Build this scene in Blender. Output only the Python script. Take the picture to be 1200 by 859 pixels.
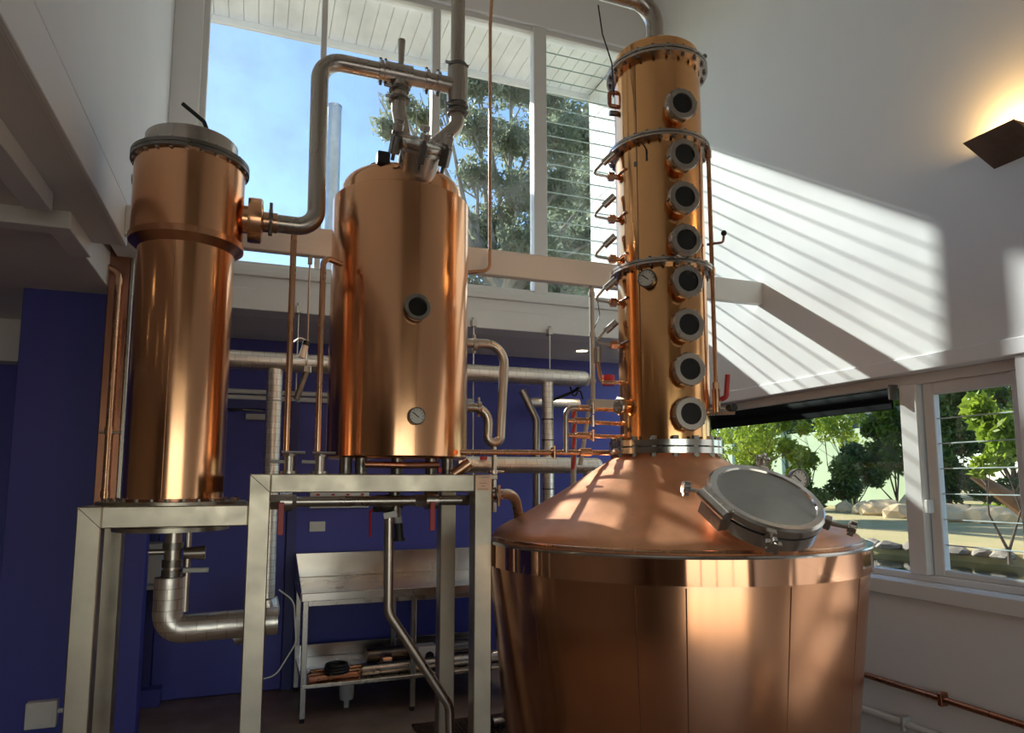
import bpy, bmesh, math, random
import numpy as np
from mathutils import Vector, Matrix

for _o in list(bpy.data.objects):
    bpy.data.objects.remove(_o)
scene = bpy.context.scene
COL = scene.collection

# ------------------------------------------------------------------ camera
FPX, CX, CY = 810.0, 600.0, 473.3            # focal length / principal point in 1200x859 pixels
YAW, PITCH, CAMH = math.radians(20.35), math.radians(6.365), 1.70
cam = bpy.data.cameras.new('camera')
cam_o = bpy.data.objects.new('camera', cam)
COL.objects.link(cam_o)
cam_o.location = (0, 0, CAMH)
cam_o.rotation_euler = (math.pi / 2 + PITCH, 0, -YAW)
cam.sensor_fit = 'HORIZONTAL'
cam.sensor_width = 36.0
cam.lens = 36.0 * FPX / 1200.0
cam.shift_x = 0.0
cam.shift_y = (CY - 859 / 2) / 1200.0
cam.clip_end = 400
scene.camera = cam_o

# ------------------------------------------------------------------ world, sun, daylight, exposure
SUN_DIR = Vector((0.39, -1.0, -0.70)).normalized()      # direction the sunlight travels
world = bpy.data.worlds.new('world')
scene.world = world
world.use_nodes = True
_nt = world.node_tree
_bg = _nt.nodes['Background']
_sky = _nt.nodes.new('ShaderNodeTexSky')
_sky.sky_type = 'NISHITA'
_sky.sun_disc = False
_sky.sun_elevation = math.asin(-SUN_DIR.z)
_sky.sun_rotation = math.atan2(-SUN_DIR.x, -SUN_DIR.y)
_sky.altitude = 0
_sky.air_density = 1.0
_sky.dust_density = 0.1
_sky.ozone_density = 3.5
_nt.links.new(_sky.outputs[0], _bg.inputs[0])
_bg.inputs[1].default_value = 0.19

sun = bpy.data.lights.new('sun_offscreen', 'SUN')
sun.energy = 7.6
sun.angle = math.radians(0.8)
sun.color = (1.0, 0.965, 0.91)
sun_o = bpy.data.objects.new('sun_offscreen', sun)
COL.objects.link(sun_o)
sun_o.location = (-5, 20, 15)
sun_o.rotation_euler = SUN_DIR.to_track_quat('-Z', 'Y').to_euler()

def area_light(name, loc, direction, sx, sy, power, color):
    l = bpy.data.lights.new(name, 'AREA')
    l.shape = 'RECTANGLE'; l.size = sx; l.size_y = sy
    l.energy = power; l.color = color
    o = bpy.data.objects.new(name, l)
    COL.objects.link(o)
    o.location = loc
    o.rotation_euler = Vector(direction).to_track_quat('-Z', 'Y').to_euler()
    return o
# daylight entering by the glazed doors behind the camera, whose bright panes the copper reflects in the photograph
area_light('daylight_doors_offscreen', (0.6, -5.15, 1.35), (0, 1, 0.05), 4.6, 2.3, 24, (1.0, 0.95, 0.86))

vs = scene.view_settings
vs.view_transform = 'Standard'
vs.look = 'None'
vs.exposure = 0.50
vs.gamma = 1.0
vs.use_curve_mapping = False

# ------------------------------------------------------------------ pixel -> place helpers (a pixel and a known plane give a point)
_f = Vector((math.sin(YAW) * math.cos(PITCH), math.cos(YAW) * math.cos(PITCH), math.sin(PITCH)))
_r = Vector((math.cos(YAW), -math.sin(YAW), 0))
_u = _r.cross(_f)
_c = Vector((0, 0, CAMH))
def ray(x, y):
    return _r * ((x - CX) / FPX) + _u * (-(y - CY) / FPX) + _f
def at(x, y, Y):
    d = ray(x, y); return _c + d * (Y / d.y)
def atX(x, y, X):
    d = ray(x, y); return _c + d * (X / d.x)
def atZ(x, y, Z):
    d = ray(x, y); return _c + d * ((Z - CAMH) / d.z)
def atD(x, y, D):
    d = ray(x, y); return _c + d * (D / math.hypot(d.x, d.y))

# ------------------------------------------------------------------ mesh helpers
class MB:
    def __init__(s):
        s.v = []; s.f = []
    def add(s, vs_, fs):
        n = len(s.v)
        s.v += [tuple(p) for p in vs_]
        s.f += [tuple(i + n for i in f) for f in fs]
        return s
    def box(s, x0, x1, y0, y1, z0, z1):
        return s.obox(((x0+x1)/2, (y0+y1)/2, (z0+z1)/2), (1,0,0), (0,1,0), (0,0,1), abs(x1-x0)/2, abs(y1-y0)/2, abs(z1-z0)/2)
    def obox(s, c, ax, ay, az, hx, hy, hz):
        c, ax, ay, az = Vector(c), Vector(ax)*hx, Vector(ay)*hy, Vector(az)*hz
        m = min(hx, hy, hz)
        b = min(0.004, m*0.3)
        # chamfered box: 24 vertices
        vs_ = []; idx = {}
        sg = (-1, 1)
        for i in sg:
            for j in sg:
                for k in sg:
                    for a in range(3):
                        e = [i, j, k]
                        h = [hx, hy, hz]
                        f = [1.0, 1.0, 1.0]
                        for q in range(3):
                            if q != a:
                                f[q] = 1 - b / h[q]
                        idx[(i, j, k, a)] = len(vs_)
                        vs_.append(c + ax*(i*f[0]) + ay*(j*f[1]) + az*(k*f[2]))
        fs = []
        for i in sg:
            fs.append([idx[(i,-1,-1,0)], idx[(i,1,-1,0)], idx[(i,1,1,0)], idx[(i,-1,1,0)]][::i])
            fs.append([idx[(-1,i,-1,1)], idx[(-1,i,1,1)], idx[(1,i,1,1)], idx[(1,i,-1,1)]][::i])
            fs.append([idx[(-1,-1,i,2)], idx[(1,-1,i,2)], idx[(1,1,i,2)], idx[(-1,1,i,2)]][::i])
        for i in sg:
            for j in sg:
                w = i*j
                fs.append([idx[(i,j,-1,0)], idx[(i,j,-1,1)], idx[(i,j,1,1)], idx[(i,j,1,0)]][::w])
                fs.append([idx[(i,-1,j,2)], idx[(i,-1,j,0)], idx[(i,1,j,0)], idx[(i,1,j,2)]][::w])
                fs.append([idx[(-1,i,j,1)], idx[(-1,i,j,2)], idx[(1,i,j,2)], idx[(1,i,j,1)]][::w])
                for k in sg:
                    fs.append([idx[(i,j,k,0)], idx[(i,j,k,1)], idx[(i,j,k,2)]][::i*j*k])
        return s.add(vs_, fs)
    def lathe(s, prof, c=(0,0,0), axis=(0,0,1), seg=32):
        """profile of (radius, height) turned round an axis through c; radius 0 closes it"""
        c = Vector(c); a = Vector(axis).normalized()
        t = Vector((0,0,1)) if abs(a.z) < 0.9 else Vector((1,0,0))
        u = a.cross(t).normalized(); w = a.cross(u)
        vs_ = []; rows = []
        for r, h in prof:
            if r < 1e-6:
                rows.append([len(vs_)]); vs_.append(c + a*h)
            else:
                row = []
                for i in range(seg):
                    th = 2*math.pi*i/seg
                    row.append(len(vs_)); vs_.append(c + a*h + u*(r*math.cos(th)) + w*(r*math.sin(th)))
                rows.append(row)
        fs = []
        for A, B in zip(rows, rows[1:]):
            if len(A) == 1 and len(B) == 1: continue
            for i in range(seg):
                j = (i+1) % seg
                if len(A) == 1: fs.append((A[0], B[j], B[i]))
                elif len(B) == 1: fs.append((A[i], A[j], B[0]))
                else: fs.append((A[i], A[j], B[j], B[i]))
        return s.add(vs_, fs)
    def cyl(s, p, q, r, seg=16, r2=None):
        p, q = Vector(p), Vector(q)
        L = (q-p).length
        r2 = r if r2 is None else r2
        return s.lathe([(0,0),(r,0),(r2,L),(0,L)], p, q-p, seg)
    def ring(s, p, axis, r0, r1, h, seg=32):
        """flat washer of inner radius r0, outer r1 and thickness h centred on p"""
        return s.lathe([(r0,-h/2),(r1,-h/2),(r1,h/2),(r0,h/2),(r0,-h/2)], p, axis, seg)
    def torus(s, p, axis, R, r, seg=40, n=10):
        return s.lathe([(R + r*math.cos(2*math.pi*i/n), r*math.sin(2*math.pi*i/n)) for i in range(n+1)], p, axis, seg)
    def sphere(s, c, r, seg=14, n=8, sc=1.0):
        return s.lathe([(r*math.sin(math.pi*i/n), -r*sc*math.cos(math.pi*i/n)) for i in range(n+1)], c, (0,0,1), seg)
    def path(s, pts, r, bend=0.08, seg=14, n=7, caps=True):
        """pipe through pts with filleted corners"""
        P = [Vector(p) for p in pts]
        out = [P[0]]
        for i in range(1, len(P)-1):
            a, b, c = P[i-1], P[i], P[i+1]
            d1, d2 = (a-b), (c-b)
            l1, l2 = d1.length, d2.length
            d1.normalize(); d2.normalize()
            ang = d1.angle(d2)
            if ang > math.pi - 0.03: out.append(b); continue
            k = bend / math.tan(ang/2)
            k = min(k, l1*0.49, l2*0.49)
            rad = k * math.tan(ang/2)
            bis = (d1+d2).normalized()
            cen = b + bis * (rad/math.sin(ang/2))
            v1 = (b + d1*k) - cen; v2 = (b + d2*k) - cen
            tot = v1.angle(v2); ax = v1.cross(v2).normalized()
            for j in range(n+1):
                out.append(cen + Matrix.Rotation(tot*j/n, 3, ax) @ v1)
        out.append(P[-1])
        d = (out[1]-out[0]).normalized()
        t = Vector((0,0,1)) if abs(d.z) < 0.9 else Vector((1,0,0))
        u = d.cross(t).normalized()
        vs_ = []; fs = []
        for i, p in enumerate(out):
            if i == 0: dd = out[1]-out[0]
            elif i == len(out)-1: dd = out[-1]-out[-2]
            else: dd = (out[i+1]-p).normalized() + (p-out[i-1]).normalized()
            dd.normalize()
            u = (u - dd*u.dot(dd)).normalized()
            w = dd.cross(u)
            for k in range(seg):
                th = 2*math.pi*k/seg
                vs_.append(p + u*(r*math.cos(th)) + w*(r*math.sin(th)))
        for i in range(len(out)-1):
            for k in range(seg):
                k2 = (k+1) % seg
                fs.append((i*seg+k, i*seg+k2, (i+1)*seg+k2, (i+1)*seg+k))
        if caps:
            fs.append(tuple(range(seg))[::-1])
            m = (len(out)-1)*seg
            fs.append(tuple(range(m, m+seg)))
        return s.add(vs_, fs)
    def prism(s, pts, d):
        """polygon pts extruded by vector d"""
        d = Vector(d); n = len(pts)
        vs_ = [Vector(p) for p in pts] + [Vector(p)+d for p in pts]
        fs = [tuple(range(n))[::-1], tuple(range(n, 2*n))] + [(i, (i+1) % n, (i+1) % n + n, i+n) for i in range(n)]
        return s.add(vs_, fs)
    def build(s, name, mat, parent=None, smooth=35):
        off = Vector((0,0,0)); q = parent
        while q is not None:
            off += q.location; q = q.parent
        me = bpy.data.meshes.new(name)
        v = np.array([tuple(p) for p in s.v], dtype=float) - np.array(off)
        me.from_pydata(v.tolist(), [], s.f)
        bm = bmesh.new(); bm.from_mesh(me)
        bmesh.ops.recalc_face_normals(bm, faces=bm.faces)
        bm.to_mesh(me); bm.free()
        if smooth:
            me.polygons.foreach_set('use_smooth', [True]*len(me.polygons))
            me.set_sharp_from_angle(angle=math.radians(smooth))
        me.materials.append(mat)
        o = bpy.data.objects.new(name, me)
        COL.objects.link(o)
        if parent is not None: o.parent = parent
        return o

def tag(o, label=None, cat=None, group=None, kind=None):
    if label: o['label'] = label
    if cat: o['category'] = cat
    if group: o['group'] = group
    if kind: o['kind'] = kind
    return o
def thing(name, label, cat, loc, group=None):
    o = bpy.data.objects.new(name, None)
    o.empty_display_size = 0.1
    COL.objects.link(o)
    o.location = loc
    return tag(o, label, cat, group)
def struct(name, mb, mat, label=None, parent=None):
    o = mb.build(name, mat, parent, smooth=0)
    if parent is None:
        o['kind'] = 'structure'
        o['label'] = label or name.replace('_', ' ')
    return o
def sroot(name, label, loc=(0,0,0)):
    o = bpy.data.objects.new(name, None); COL.objects.link(o); o.location = loc
    o['kind'] = 'structure'; o['label'] = label
    return o
def copy_tree(o, parent=None, loc=None):
    c = o.copy(); COL.objects.link(c)
    c.parent = parent
    if loc is not None: c.location = loc
    for ch in o.children: copy_tree(ch, c)
    return c

# ------------------------------------------------------------------ materials
def mat(name, color, rough=0.5, metal=0.0, var=0.0, vscale=4.0, bump=0.0, bscale=60.0, rvar=0.0, stretch=(1,1,1), spec=0.5, color2=None):
    m = bpy.data.materials.new(name); m.use_nodes = True
    nt = m.node_tree; n = nt.nodes; l = nt.links
    b = n['Principled BSDF']
    b.inputs['Roughness'].default_value = rough
    b.inputs['Metallic'].default_value = metal
    b.inputs['Specular IOR Level'].default_value = spec
    tc = n.new('ShaderNodeTexCoord'); mp = n.new('ShaderNodeMapping')
    mp.inputs['Scale'].default_value = stretch
    l.new(tc.outputs['Object'], mp.inputs[0])
    b.inputs['Base Color'].default_value = (*color, 1)
    if var > 0 or color2:
        no = n.new('ShaderNodeTexNoise'); no.inputs['Scale'].default_value = vscale; no.inputs['Detail'].default_value = 6
        no.inputs['Roughness'].default_value = 0.6
        l.new(mp.outputs[0], no.inputs[0])
        cr = n.new('ShaderNodeValToRGB')
        cr.color_ramp.elements[0].position = 0.3; cr.color_ramp.elements[1].position = 0.7
        c2 = color2 or tuple(min(1, c*(1+var)) for c in color)
        c1 = color if color2 else tuple(c*(1-var) for c in color)
        cr.color_ramp.elements[0].color = (*c1, 1); cr.color_ramp.elements[1].color = (*c2, 1)
        l.new(no.outputs[0], cr.inputs[0]); l.new(cr.outputs[0], b.inputs['Base Color'])
    if rvar > 0:
        n2 = n.new('ShaderNodeTexNoise'); n2.inputs['Scale'].default_value = vscale*1.7; n2.inputs['Detail'].default_value = 5
        l.new(mp.outputs[0], n2.inputs[0])
        mr = n.new('ShaderNodeMapRange')
        mr.inputs['From Min'].default_value = 0.3; mr.inputs['From Max'].default_value = 0.7
        mr.inputs['To Min'].default_value = max(0.02, rough-rvar); mr.inputs['To Max'].default_value = rough+rvar
        l.new(n2.outputs[0], mr.inputs[0]); l.new(mr.outputs[0], b.inputs['Roughness'])
    if bump > 0:
        n3 = n.new('ShaderNodeTexNoise'); n3.inputs['Scale'].default_value = bscale; n3.inputs['Detail'].default_value = 4
        l.new(mp.outputs[0], n3.inputs[0])
        bu = n.new('ShaderNodeBump'); bu.inputs['Strength'].default_value = bump; bu.inputs['Distance'].default_value = 0.01
        l.new(n3.outputs[0], bu.inputs['Height']); l.new(bu.outputs[0], b.inputs['Normal'])
    return m
def glass_mat(name, tint=(0.93, 0.97, 0.95), refl=1.45, rough=0.0, dirt=0.0):
    m = bpy.data.materials.new(name); m.use_nodes = True
    nt = m.node_tree; n = nt.nodes; l = nt.links
    n.remove(n['Principled BSDF'])
    tr = n.new('ShaderNodeBsdfTransparent'); tr.inputs[0].default_value = (*tint, 1)
    gl = n.new('ShaderNodeBsdfGlossy'); gl.inputs['Roughness'].default_value = rough
    lw = n.new('ShaderNodeLayerWeight')
    pw = n.new('ShaderNodeMath'); pw.operation = 'POWER'; pw.inputs[1].default_value = 5.0
    fr = n.new('ShaderNodeMath'); fr.operation = 'MULTIPLY_ADD'; fr.inputs[1].default_value = 0.9; fr.inputs[2].default_value = 0.04
    l.new(lw.outputs['Facing'], pw.inputs[0]); l.new(pw.outputs[0], fr.inputs[0])
    mx = n.new('ShaderNodeMixShader')
    l.new(fr.outputs[0], mx.inputs[0]); l.new(tr.outputs[0], mx.inputs[1]); l.new(gl.outputs[0], mx.inputs[2])
    out = mx
    if dirt > 0:
        df = n.new('ShaderNodeBsdfDiffuse'); df.inputs[0].default_value = (0.8, 0.85, 0.85, 1)
        no = n.new('ShaderNodeTexNoise'); no.inputs['Scale'].default_value = 3.0; no.inputs['Detail'].default_value = 8
        tc = n.new('ShaderNodeTexCoord'); l.new(tc.outputs['Object'], no.inputs[0])
        mr = n.new('ShaderNodeMapRange'); mr.inputs['From Min'].default_value = 0.4; mr.inputs['From Max'].default_value = 0.75
        mr.inputs['To Min'].default_value = 0; mr.inputs['To Max'].default_value = dirt
        l.new(no.outputs[0], mr.inputs[0])
        m2 = n.new('ShaderNodeMixShader')
        l.new(mr.outputs[0], m2.inputs[0]); l.new(mx.outputs[0], m2.inputs[1]); l.new(df.outputs[0], m2.inputs[2]); out = m2
    l.new(out.outputs[0], n['Material Output'].inputs[0])
    return m
def emit_mat(name, color, s):
    m = bpy.data.materials.new(name); m.use_nodes = True
    b = m.node_tree.nodes['Principled BSDF']
    b.inputs['Base Color'].default_value = (*color, 1)
    b.inputs['Emission Color'].default_value = (*color, 1)
    b.inputs['Emission Strength'].default_value = s
    return m
def leaf_mat(name, c1, c2, trans=0.35):
    m = mat(name, c1, 0.45, 0, vscale=1.3, color2=c2, spec=0.4)
    nt = m.node_tree; n = nt.nodes; l = nt.links
    b = n['Principled BSDF']
    tl = n.new('ShaderNodeBsdfTranslucent')
    for k in list(l):
        if k.to_node == b and k.to_socket.name == 'Base Color':
            l.new(k.from_socket, tl.inputs[0])
    mx = n.new('ShaderNodeMixShader'); mx.inputs[0].default_value = trans
    l.new(b.outputs[0], mx.inputs[1]); l.new(tl.outputs[0], mx.inputs[2])
    l.new(mx.outputs[0], n['Material Output'].inputs[0])
    return m

def copper(name, c, rough, rvar=0.05, var=0.08, vscale=3.0, stretch=(1,1,0.35), bump=0.0):
    return mat(name, c, rough, 1.0, var, vscale, bump, 9.0, rvar, stretch)
M = {}
M['copper'] = copper('polished_copper', (0.97, 0.51, 0.28), 0.18, 0.06, 0.06, bump=0.02)
M['copper_col'] = copper('column_copper', (0.96, 0.50, 0.22), 0.15, 0.06, 0.08, 5.0, bump=0.02)
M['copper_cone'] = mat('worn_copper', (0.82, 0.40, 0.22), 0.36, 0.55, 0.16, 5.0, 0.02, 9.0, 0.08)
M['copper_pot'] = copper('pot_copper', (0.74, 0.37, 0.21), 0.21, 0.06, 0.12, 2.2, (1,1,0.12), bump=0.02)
M['copper_band'] = copper('mirror_copper', (0.92, 0.50, 0.31), 0.07, 0.03, 0.05, 4.0)
M['copper_dull'] = copper('dull_copper', (0.46, 0.22, 0.14), 0.32, 0.1, 0.25, 5.0)
M['copper_pipe'] = copper('pipe_copper', (0.68, 0.40, 0.25), 0.27, 0.06, 0.1, 9.0)
M['steel'] = mat('brushed_steel', (0.53, 0.48, 0.43), 0.30, 1.0, 0.06, 6, 0, 60, 0.08, (1,1,0.2))
M['steel_frame'] = mat('stand_steel', (0.48, 0.43, 0.35), 0.38, 1.0, 0.13, 5, 0.02, 40, 0.08)
M['steel_bright'] = mat('bright_steel', (0.72, 0.70, 0.67), 0.18, 1.0, 0.04, 8, 0, 60, 0.06)
M['steel_dark'] = mat('dark_steel', (0.24, 0.22, 0.20), 0.35, 1.0, 0.2, 12, 0, 60, 0.08)
M['bench_steel'] = mat('bench_steel', (0.76, 0.70, 0.62), 0.24, 1.0, 0.06, 3, 0.03, 4, 0.05)
def foil_mat():
    m = mat('foil_insulation', (0.80, 0.75, 0.68), 0.40, 1.0, 0, 14, 0.0, 22, 0.08)
    nt = m.node_tree; n = nt.nodes; l = nt.links; b = n['Principled BSDF']
    tc = n.new('ShaderNodeTexCoord'); sx = n.new('ShaderNodeSeparateXYZ'); cb = n.new('ShaderNodeCombineXYZ')
    l.new(tc.outputs['Object'], sx.inputs[0]); l.new(sx.outputs['X'], cb.inputs[0]); l.new(sx.outputs['Z'], cb.inputs[1])
    br = n.new('ShaderNodeTexBrick'); br.inputs['Scale'].default_value = 1.0
    br.inputs['Brick Width'].default_value = 0.075; br.inputs['Row Height'].default_value = 0.042; br.inputs['Mortar Size'].default_value = 0.0022
    br.inputs['Color1'].default_value = (0.92, 0.86, 0.78, 1); br.inputs['Color2'].default_value = (0.80, 0.73, 0.65, 1); br.inputs['Mortar'].default_value = (0.66, 0.59, 0.52, 1)
    l.new(cb.outputs[0], br.inputs['Vector']); l.new(br.outputs['Color'], b.inputs['Base Color'])
    no = n.new('ShaderNodeTexNoise'); no.inputs['Scale'].default_value = 30; l.new(tc.outputs['Object'], no.inputs[0])
    ad = n.new('ShaderNodeMath'); ad.operation = 'MULTIPLY_ADD'; ad.inputs[1].default_value = -1.0
    l.new(br.outputs['Fac'], ad.inputs[0]); l.new(no.outputs[0], ad.inputs[2])
    bu = n.new('ShaderNodeBump'); bu.inputs['Strength'].default_value = 0.25; bu.inputs['Distance'].default_value = 0.006
    l.new(ad.outputs[0], bu.inputs['Height']); l.new(bu.outputs[0], b.inputs['Normal'])
    return m
M['foil'] = foil_mat()
M['white'] = mat('white_paint', (0.83, 0.83, 0.825), 0.75, 0, 0.015, 3, 0.04, 90)
M['white_trim'] = mat('white_trim', (0.75, 0.745, 0.72), 0.5, 0, 0.02, 4)
M['frame_pink'] = mat('window_frame_paint', (0.75, 0.74, 0.72), 0.5, 0, 0.03, 4)
M['soffit'] = mat('soffit_paint', (0.70, 0.68, 0.66), 0.8, 0, 0.02, 3)
M['blue'] = mat('blue_paint', (0.060, 0.064, 0.34), 0.5, 0, 0.06, 2, 0.03, 60)
M['blue_dark'] = mat('dark_blue_paint', (0.034, 0.037, 0.19), 0.45, 0, 0.05, 2)
M['concrete'] = mat('sealed_concrete', (0.25, 0.19, 0.15), 0.45, 0, 0.25, 2.5, 0.08, 20, 0.12)
M['plastic_white'] = mat('white_plastic', (0.75, 0.74, 0.70), 0.4)
M['plastic_grey'] = mat('grey_plastic', (0.45, 0.45, 0.43), 0.5)
M['black'] = mat('black_rubber', (0.012, 0.012, 0.012), 0.5)
M['dark_glass'] = mat('dark_sight_glass', (0.018, 0.018, 0.018), 0.08, 0, spec=0.6)
M['gauge'] = mat('gauge_dial', (0.74, 0.72, 0.66), 0.35, 0, 0.08, 20)
M['red'] = mat('red_handle', (0.50, 0.02, 0.02), 0.4)
M['bluehandle'] = mat('blue_handle', (0.03, 0.12, 0.5), 0.4)
M['brown'] = mat('bronze_plate', (0.13, 0.075, 0.05), 0.45, 0.6, 0.3, 6)
M['grate'] = mat('drain_grate', (0.06, 0.035, 0.025), 0.6, 0.4, 0.2, 20)
M['glass'] = glass_mat('window_glass', (0.96, 0.985, 0.98), 1.45, 0.0, 0.02)
M['glass_high'] = glass_mat('hazy_high_glass', (0.95, 0.98, 0.98), 1.45, 0.0, 0.15)
M['glass_louvre'] = glass_mat('louvre_glass', (0.90, 0.95, 0.94), 1.45, 0.0, 0.14)
M['glass_edge'] = mat('glass_edge', (0.62, 0.72, 0.70), 0.3)
M['manway_glass'] = mat('hazy_glass', (0.36, 0.37, 0.35), 0.12, 0, 0.12, 5, spec=0.8, rvar=0.05)
M['emit'] = emit_mat('lamp_disc', (1.0, 0.82, 0.5), 6.0)
# ================================================================== THE SETTING
XR, YW, YB, ZS, XL, ZC = 3.29, 5.134, 6.20, 2.90, -0.66, 6.45
struct('floor', MB().box(-6, XR+0.2, -5.2, YB+0.2, -0.12, 0), M['concrete'], 'dark stained concrete floor of the still room')
struct('wall_back', MB().box(-6, XR+0.3, YB, YB+0.2, 0, 3.1), M['blue'], 'deep blue painted back wall under the low ceiling')
struct('ceiling', MB().box(-0.2, XR+0.2, YW+0.02, YB, ZS, 3.1), M['soffit'], 'low grey ceiling in front of the blue back wall')
XO = atZ(115, 320, ZS).x                     # edge of the duct opening in the low ceiling
struct('ceiling', MB().box(-6, XL-0.02, -5.2, 3.92, ZS, 3.1), M['soffit'], 'low grey ceiling on the side of the tall narrow condenser')
struct('ceiling', MB().box(-6, XO, 3.92, 5.0, ZS, 3.1), M['soffit'], 'low grey ceiling next to the duct opening')
struct('ceiling', MB().box(-6, XL, 5.0, YB, ZS, 3.1), M['soffit'], 'low grey ceiling over the blue partition')
struct('ceiling', MB().box(XO-0.1, XL, 3.92, 5.0, 3.24, 3.3), M['soffit'], 'grey top of the duct opening')
struct('trim_0', MB().box(XO-0.06, XO, 3.92, 5.0, 3.1, 3.24), M['soffit'], 'side of the duct opening in the low ceiling')
struct('ceiling', MB().box(XL, -0.2, YW+0.02, YB, ZS, 3.1), M['soffit'], 'strip of low ceiling behind the narrow still')
struct('ceiling', MB().box(-1.0, XR+0.2, -5.2, YW+0.2, ZC, ZC+0.1), M['white'], 'high white ceiling over the stills')
struct('wall_left', MB().box(XL-0.2, XL, -5.2, YW+0.2, 3.1, ZC).box(XL-0.02, XL, -5.2, 3.92, ZS, 3.1), M['white'], 'tall white wall above the low ceiling')
struct('wall_partition', MB().box(-1.394, -0.63, 5.0, 5.16, 0, ZS), M['blue'], 'blue partition wall beside the copper duct')
struct('wall_side', MB().box(-6.2, -6, -5.2, YB, 0, ZS), mat('side_wall_paint', (0.45, 0.37, 0.30), 0.7), 'far warm-toned side wall under the low ceiling')
struct('trim_1', MB().box(-3.0, -1.2, 6.02, YB, 2.58, ZS), M['soffit'], 'grey bulkhead above the blue back wall')
# dropped ceiling pieces on the left
pb = atZ(82, 268, 2.82)
struct('trim_2', MB().box(-6, pb.x, pb.y, pb.y+0.1, 2.82, ZS).box(pb.x-0.1, pb.x, pb.y+0.1, 3.92, 2.82, ZS), M['white_trim'], 'pale L-shaped batten under the low ceiling')
pb = atZ(45, 246, 2.82)
struct('trim_3', MB().box(pb.x-0.05, pb.x+0.05, -4, pb.y, 2.82, ZS), M['white_trim'], 'straight pale batten under the low ceiling')
# tall back wall round the upper window
struct('wall_rear', MB().box(XL, XR, YW, YW+0.2, 5.60, ZC), M['white'], 'white wall above the tall window')
struct('wall_rear', MB().box(XL, -0.47, YW, YW+0.2, 3.235, 5.60), M['white'], 'narrow white wall beside the tall window')
struct('wall_rear', MB().box(3.12, XR, YW, YW+0.2, 3.235, 5.60), M['white'], 'white wall strip behind the copper column')
b = sroot('trim_4', 'white bulkhead with stepped moulding under the tall window', (1.3, YW, ZS))
struct('fascia_board', MB().box(XL, XR, YW-0.035, YW+0.2, ZS, 3.055), M['white_trim'], None, b)
struct('moulding', MB().box(XL, XR, YW-0.015, YW+0.2, 3.055, 3.145), M['white_trim'], None, b)
struct('sill_board', MB().box(XL, XR, YW-0.045, YW+0.2, 3.145, 3.185), M['white_trim'], None, b)
struct('sill_upstand', MB().box(XL, XR, YW, YW+0.15, 3.185, 3.235), M['white_trim'], None, b)
struct('trim_5', MB().box(XL, XR, 3.82, 3.88, 2.93, 3.086), M['white_trim'], 'pale tie beam crossing in front of the tall window')
# right wall with its window opening
struct('wall_right', MB().box(XR, XR+0.2, -5.2, YW+0.2, 2.28, ZC), M['white'], 'tall white wall catching striped sunlight')
struct('wall_right', MB().box(XR, XR+0.2, -5.2, YW+0.2, 0, 1.17), M['white'], 'white wall below the garden window')
struct('wall_right', MB().box(XR, XR+0.2, 4.75, YW+0.2, 1.17, 2.28), M['white'], 'white wall behind the column beside the garden window')
struct('wall_right', MB().box(XR, XR+0.2, -5.2, 2.16, 1.17, 2.28), M['white'], 'white wall post at the end of the garden window')
struct('trim_6', MB().box(XR-0.012, XR+0.03, 1.0, 4.9, 2.282, 2.362), M['white'], 'white head board over the garden window')
struct('trim_7', MB().box(XR-0.05, XR+0.12, 1.0, 4.85, 1.09, 1.168), M['white_trim'], 'white window sill board over the pinkish wall')
M['taupe'] = mat('taupe_paint', (0.36, 0.31, 0.26), 0.7, 0, 0.05, 3)
# wall behind the camera with glazed doors (opening)
for nm, a in (('wall_front', (-6, -1.7, 0, 2.9)), ('wall_front', (2.9, XR, 0, 2.9)), ('wall_front', (-1.7, 2.9, 2.5, 3.6)),
              ('wall_front', (XL-0.2, -0.6, 2.9, ZC)), ('wall_front', (2.9, XR, 2.9, ZC)), ('wall_front', (-0.6, 2.9, 3.6, ZC))):
    struct(nm, MB().box(a[0], a[1], -5.2, -5.0, a[2], a[3]), M['taupe'], 'taupe wall facing the stills')
for k, x in enumerate((-1.7, -0.55, 0.6, 1.75, 2.85)):
    struct('trim_%d' % (8+k), MB().box(x, x+0.06, -5.12, -5.02, 0, 2.5), M['white_trim'], 'white glazed door stile facing the stills')

# ---- upper window
w = sroot('window_1', 'tall window with sky and gum tree behind', (1.3, YW, 3.235))
zb, zt = 3.235, 5.60
fy0, fy1 = YW+0.03, YW+0.11
def wpart(name, *a, m='white_trim', p=None):
    return struct(name, MB().box(*a), M[m], None, p or w)
wpart('frame_rail', -0.475, 3.13, fy0, fy1, zt-0.045, zt)
wpart('frame_rail', -0.475, 3.13, fy0, fy1, zb, zb+0.03)
wpart('frame_stile', -0.475, -0.43, fy0, fy1, zb, zt)
wpart('frame_stile', 3.08, 3.13, fy0, fy1, zb, zt)
wpart('mullion', 0.354, 0.397, fy0+0.002, fy1, zb+0.03, zt-0.045)
wpart('mullion', 1.228, 1.295, fy0+0.002, fy1, zb+0.03, zt-0.045)
wpart('mullion', 2.108, 2.226, fy0-0.02, fy1, zb+0.001, zt-0.001)
for x0, x1 in ((-0.43, 0.354), (0.397, 1.228), (1.295, 2.108)):
    wpart('glass_pane', x0, x1, YW+0.066, YW+0.072, zb+0.03, zt-0.045, m='glass_high')
NB = 18
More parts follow.
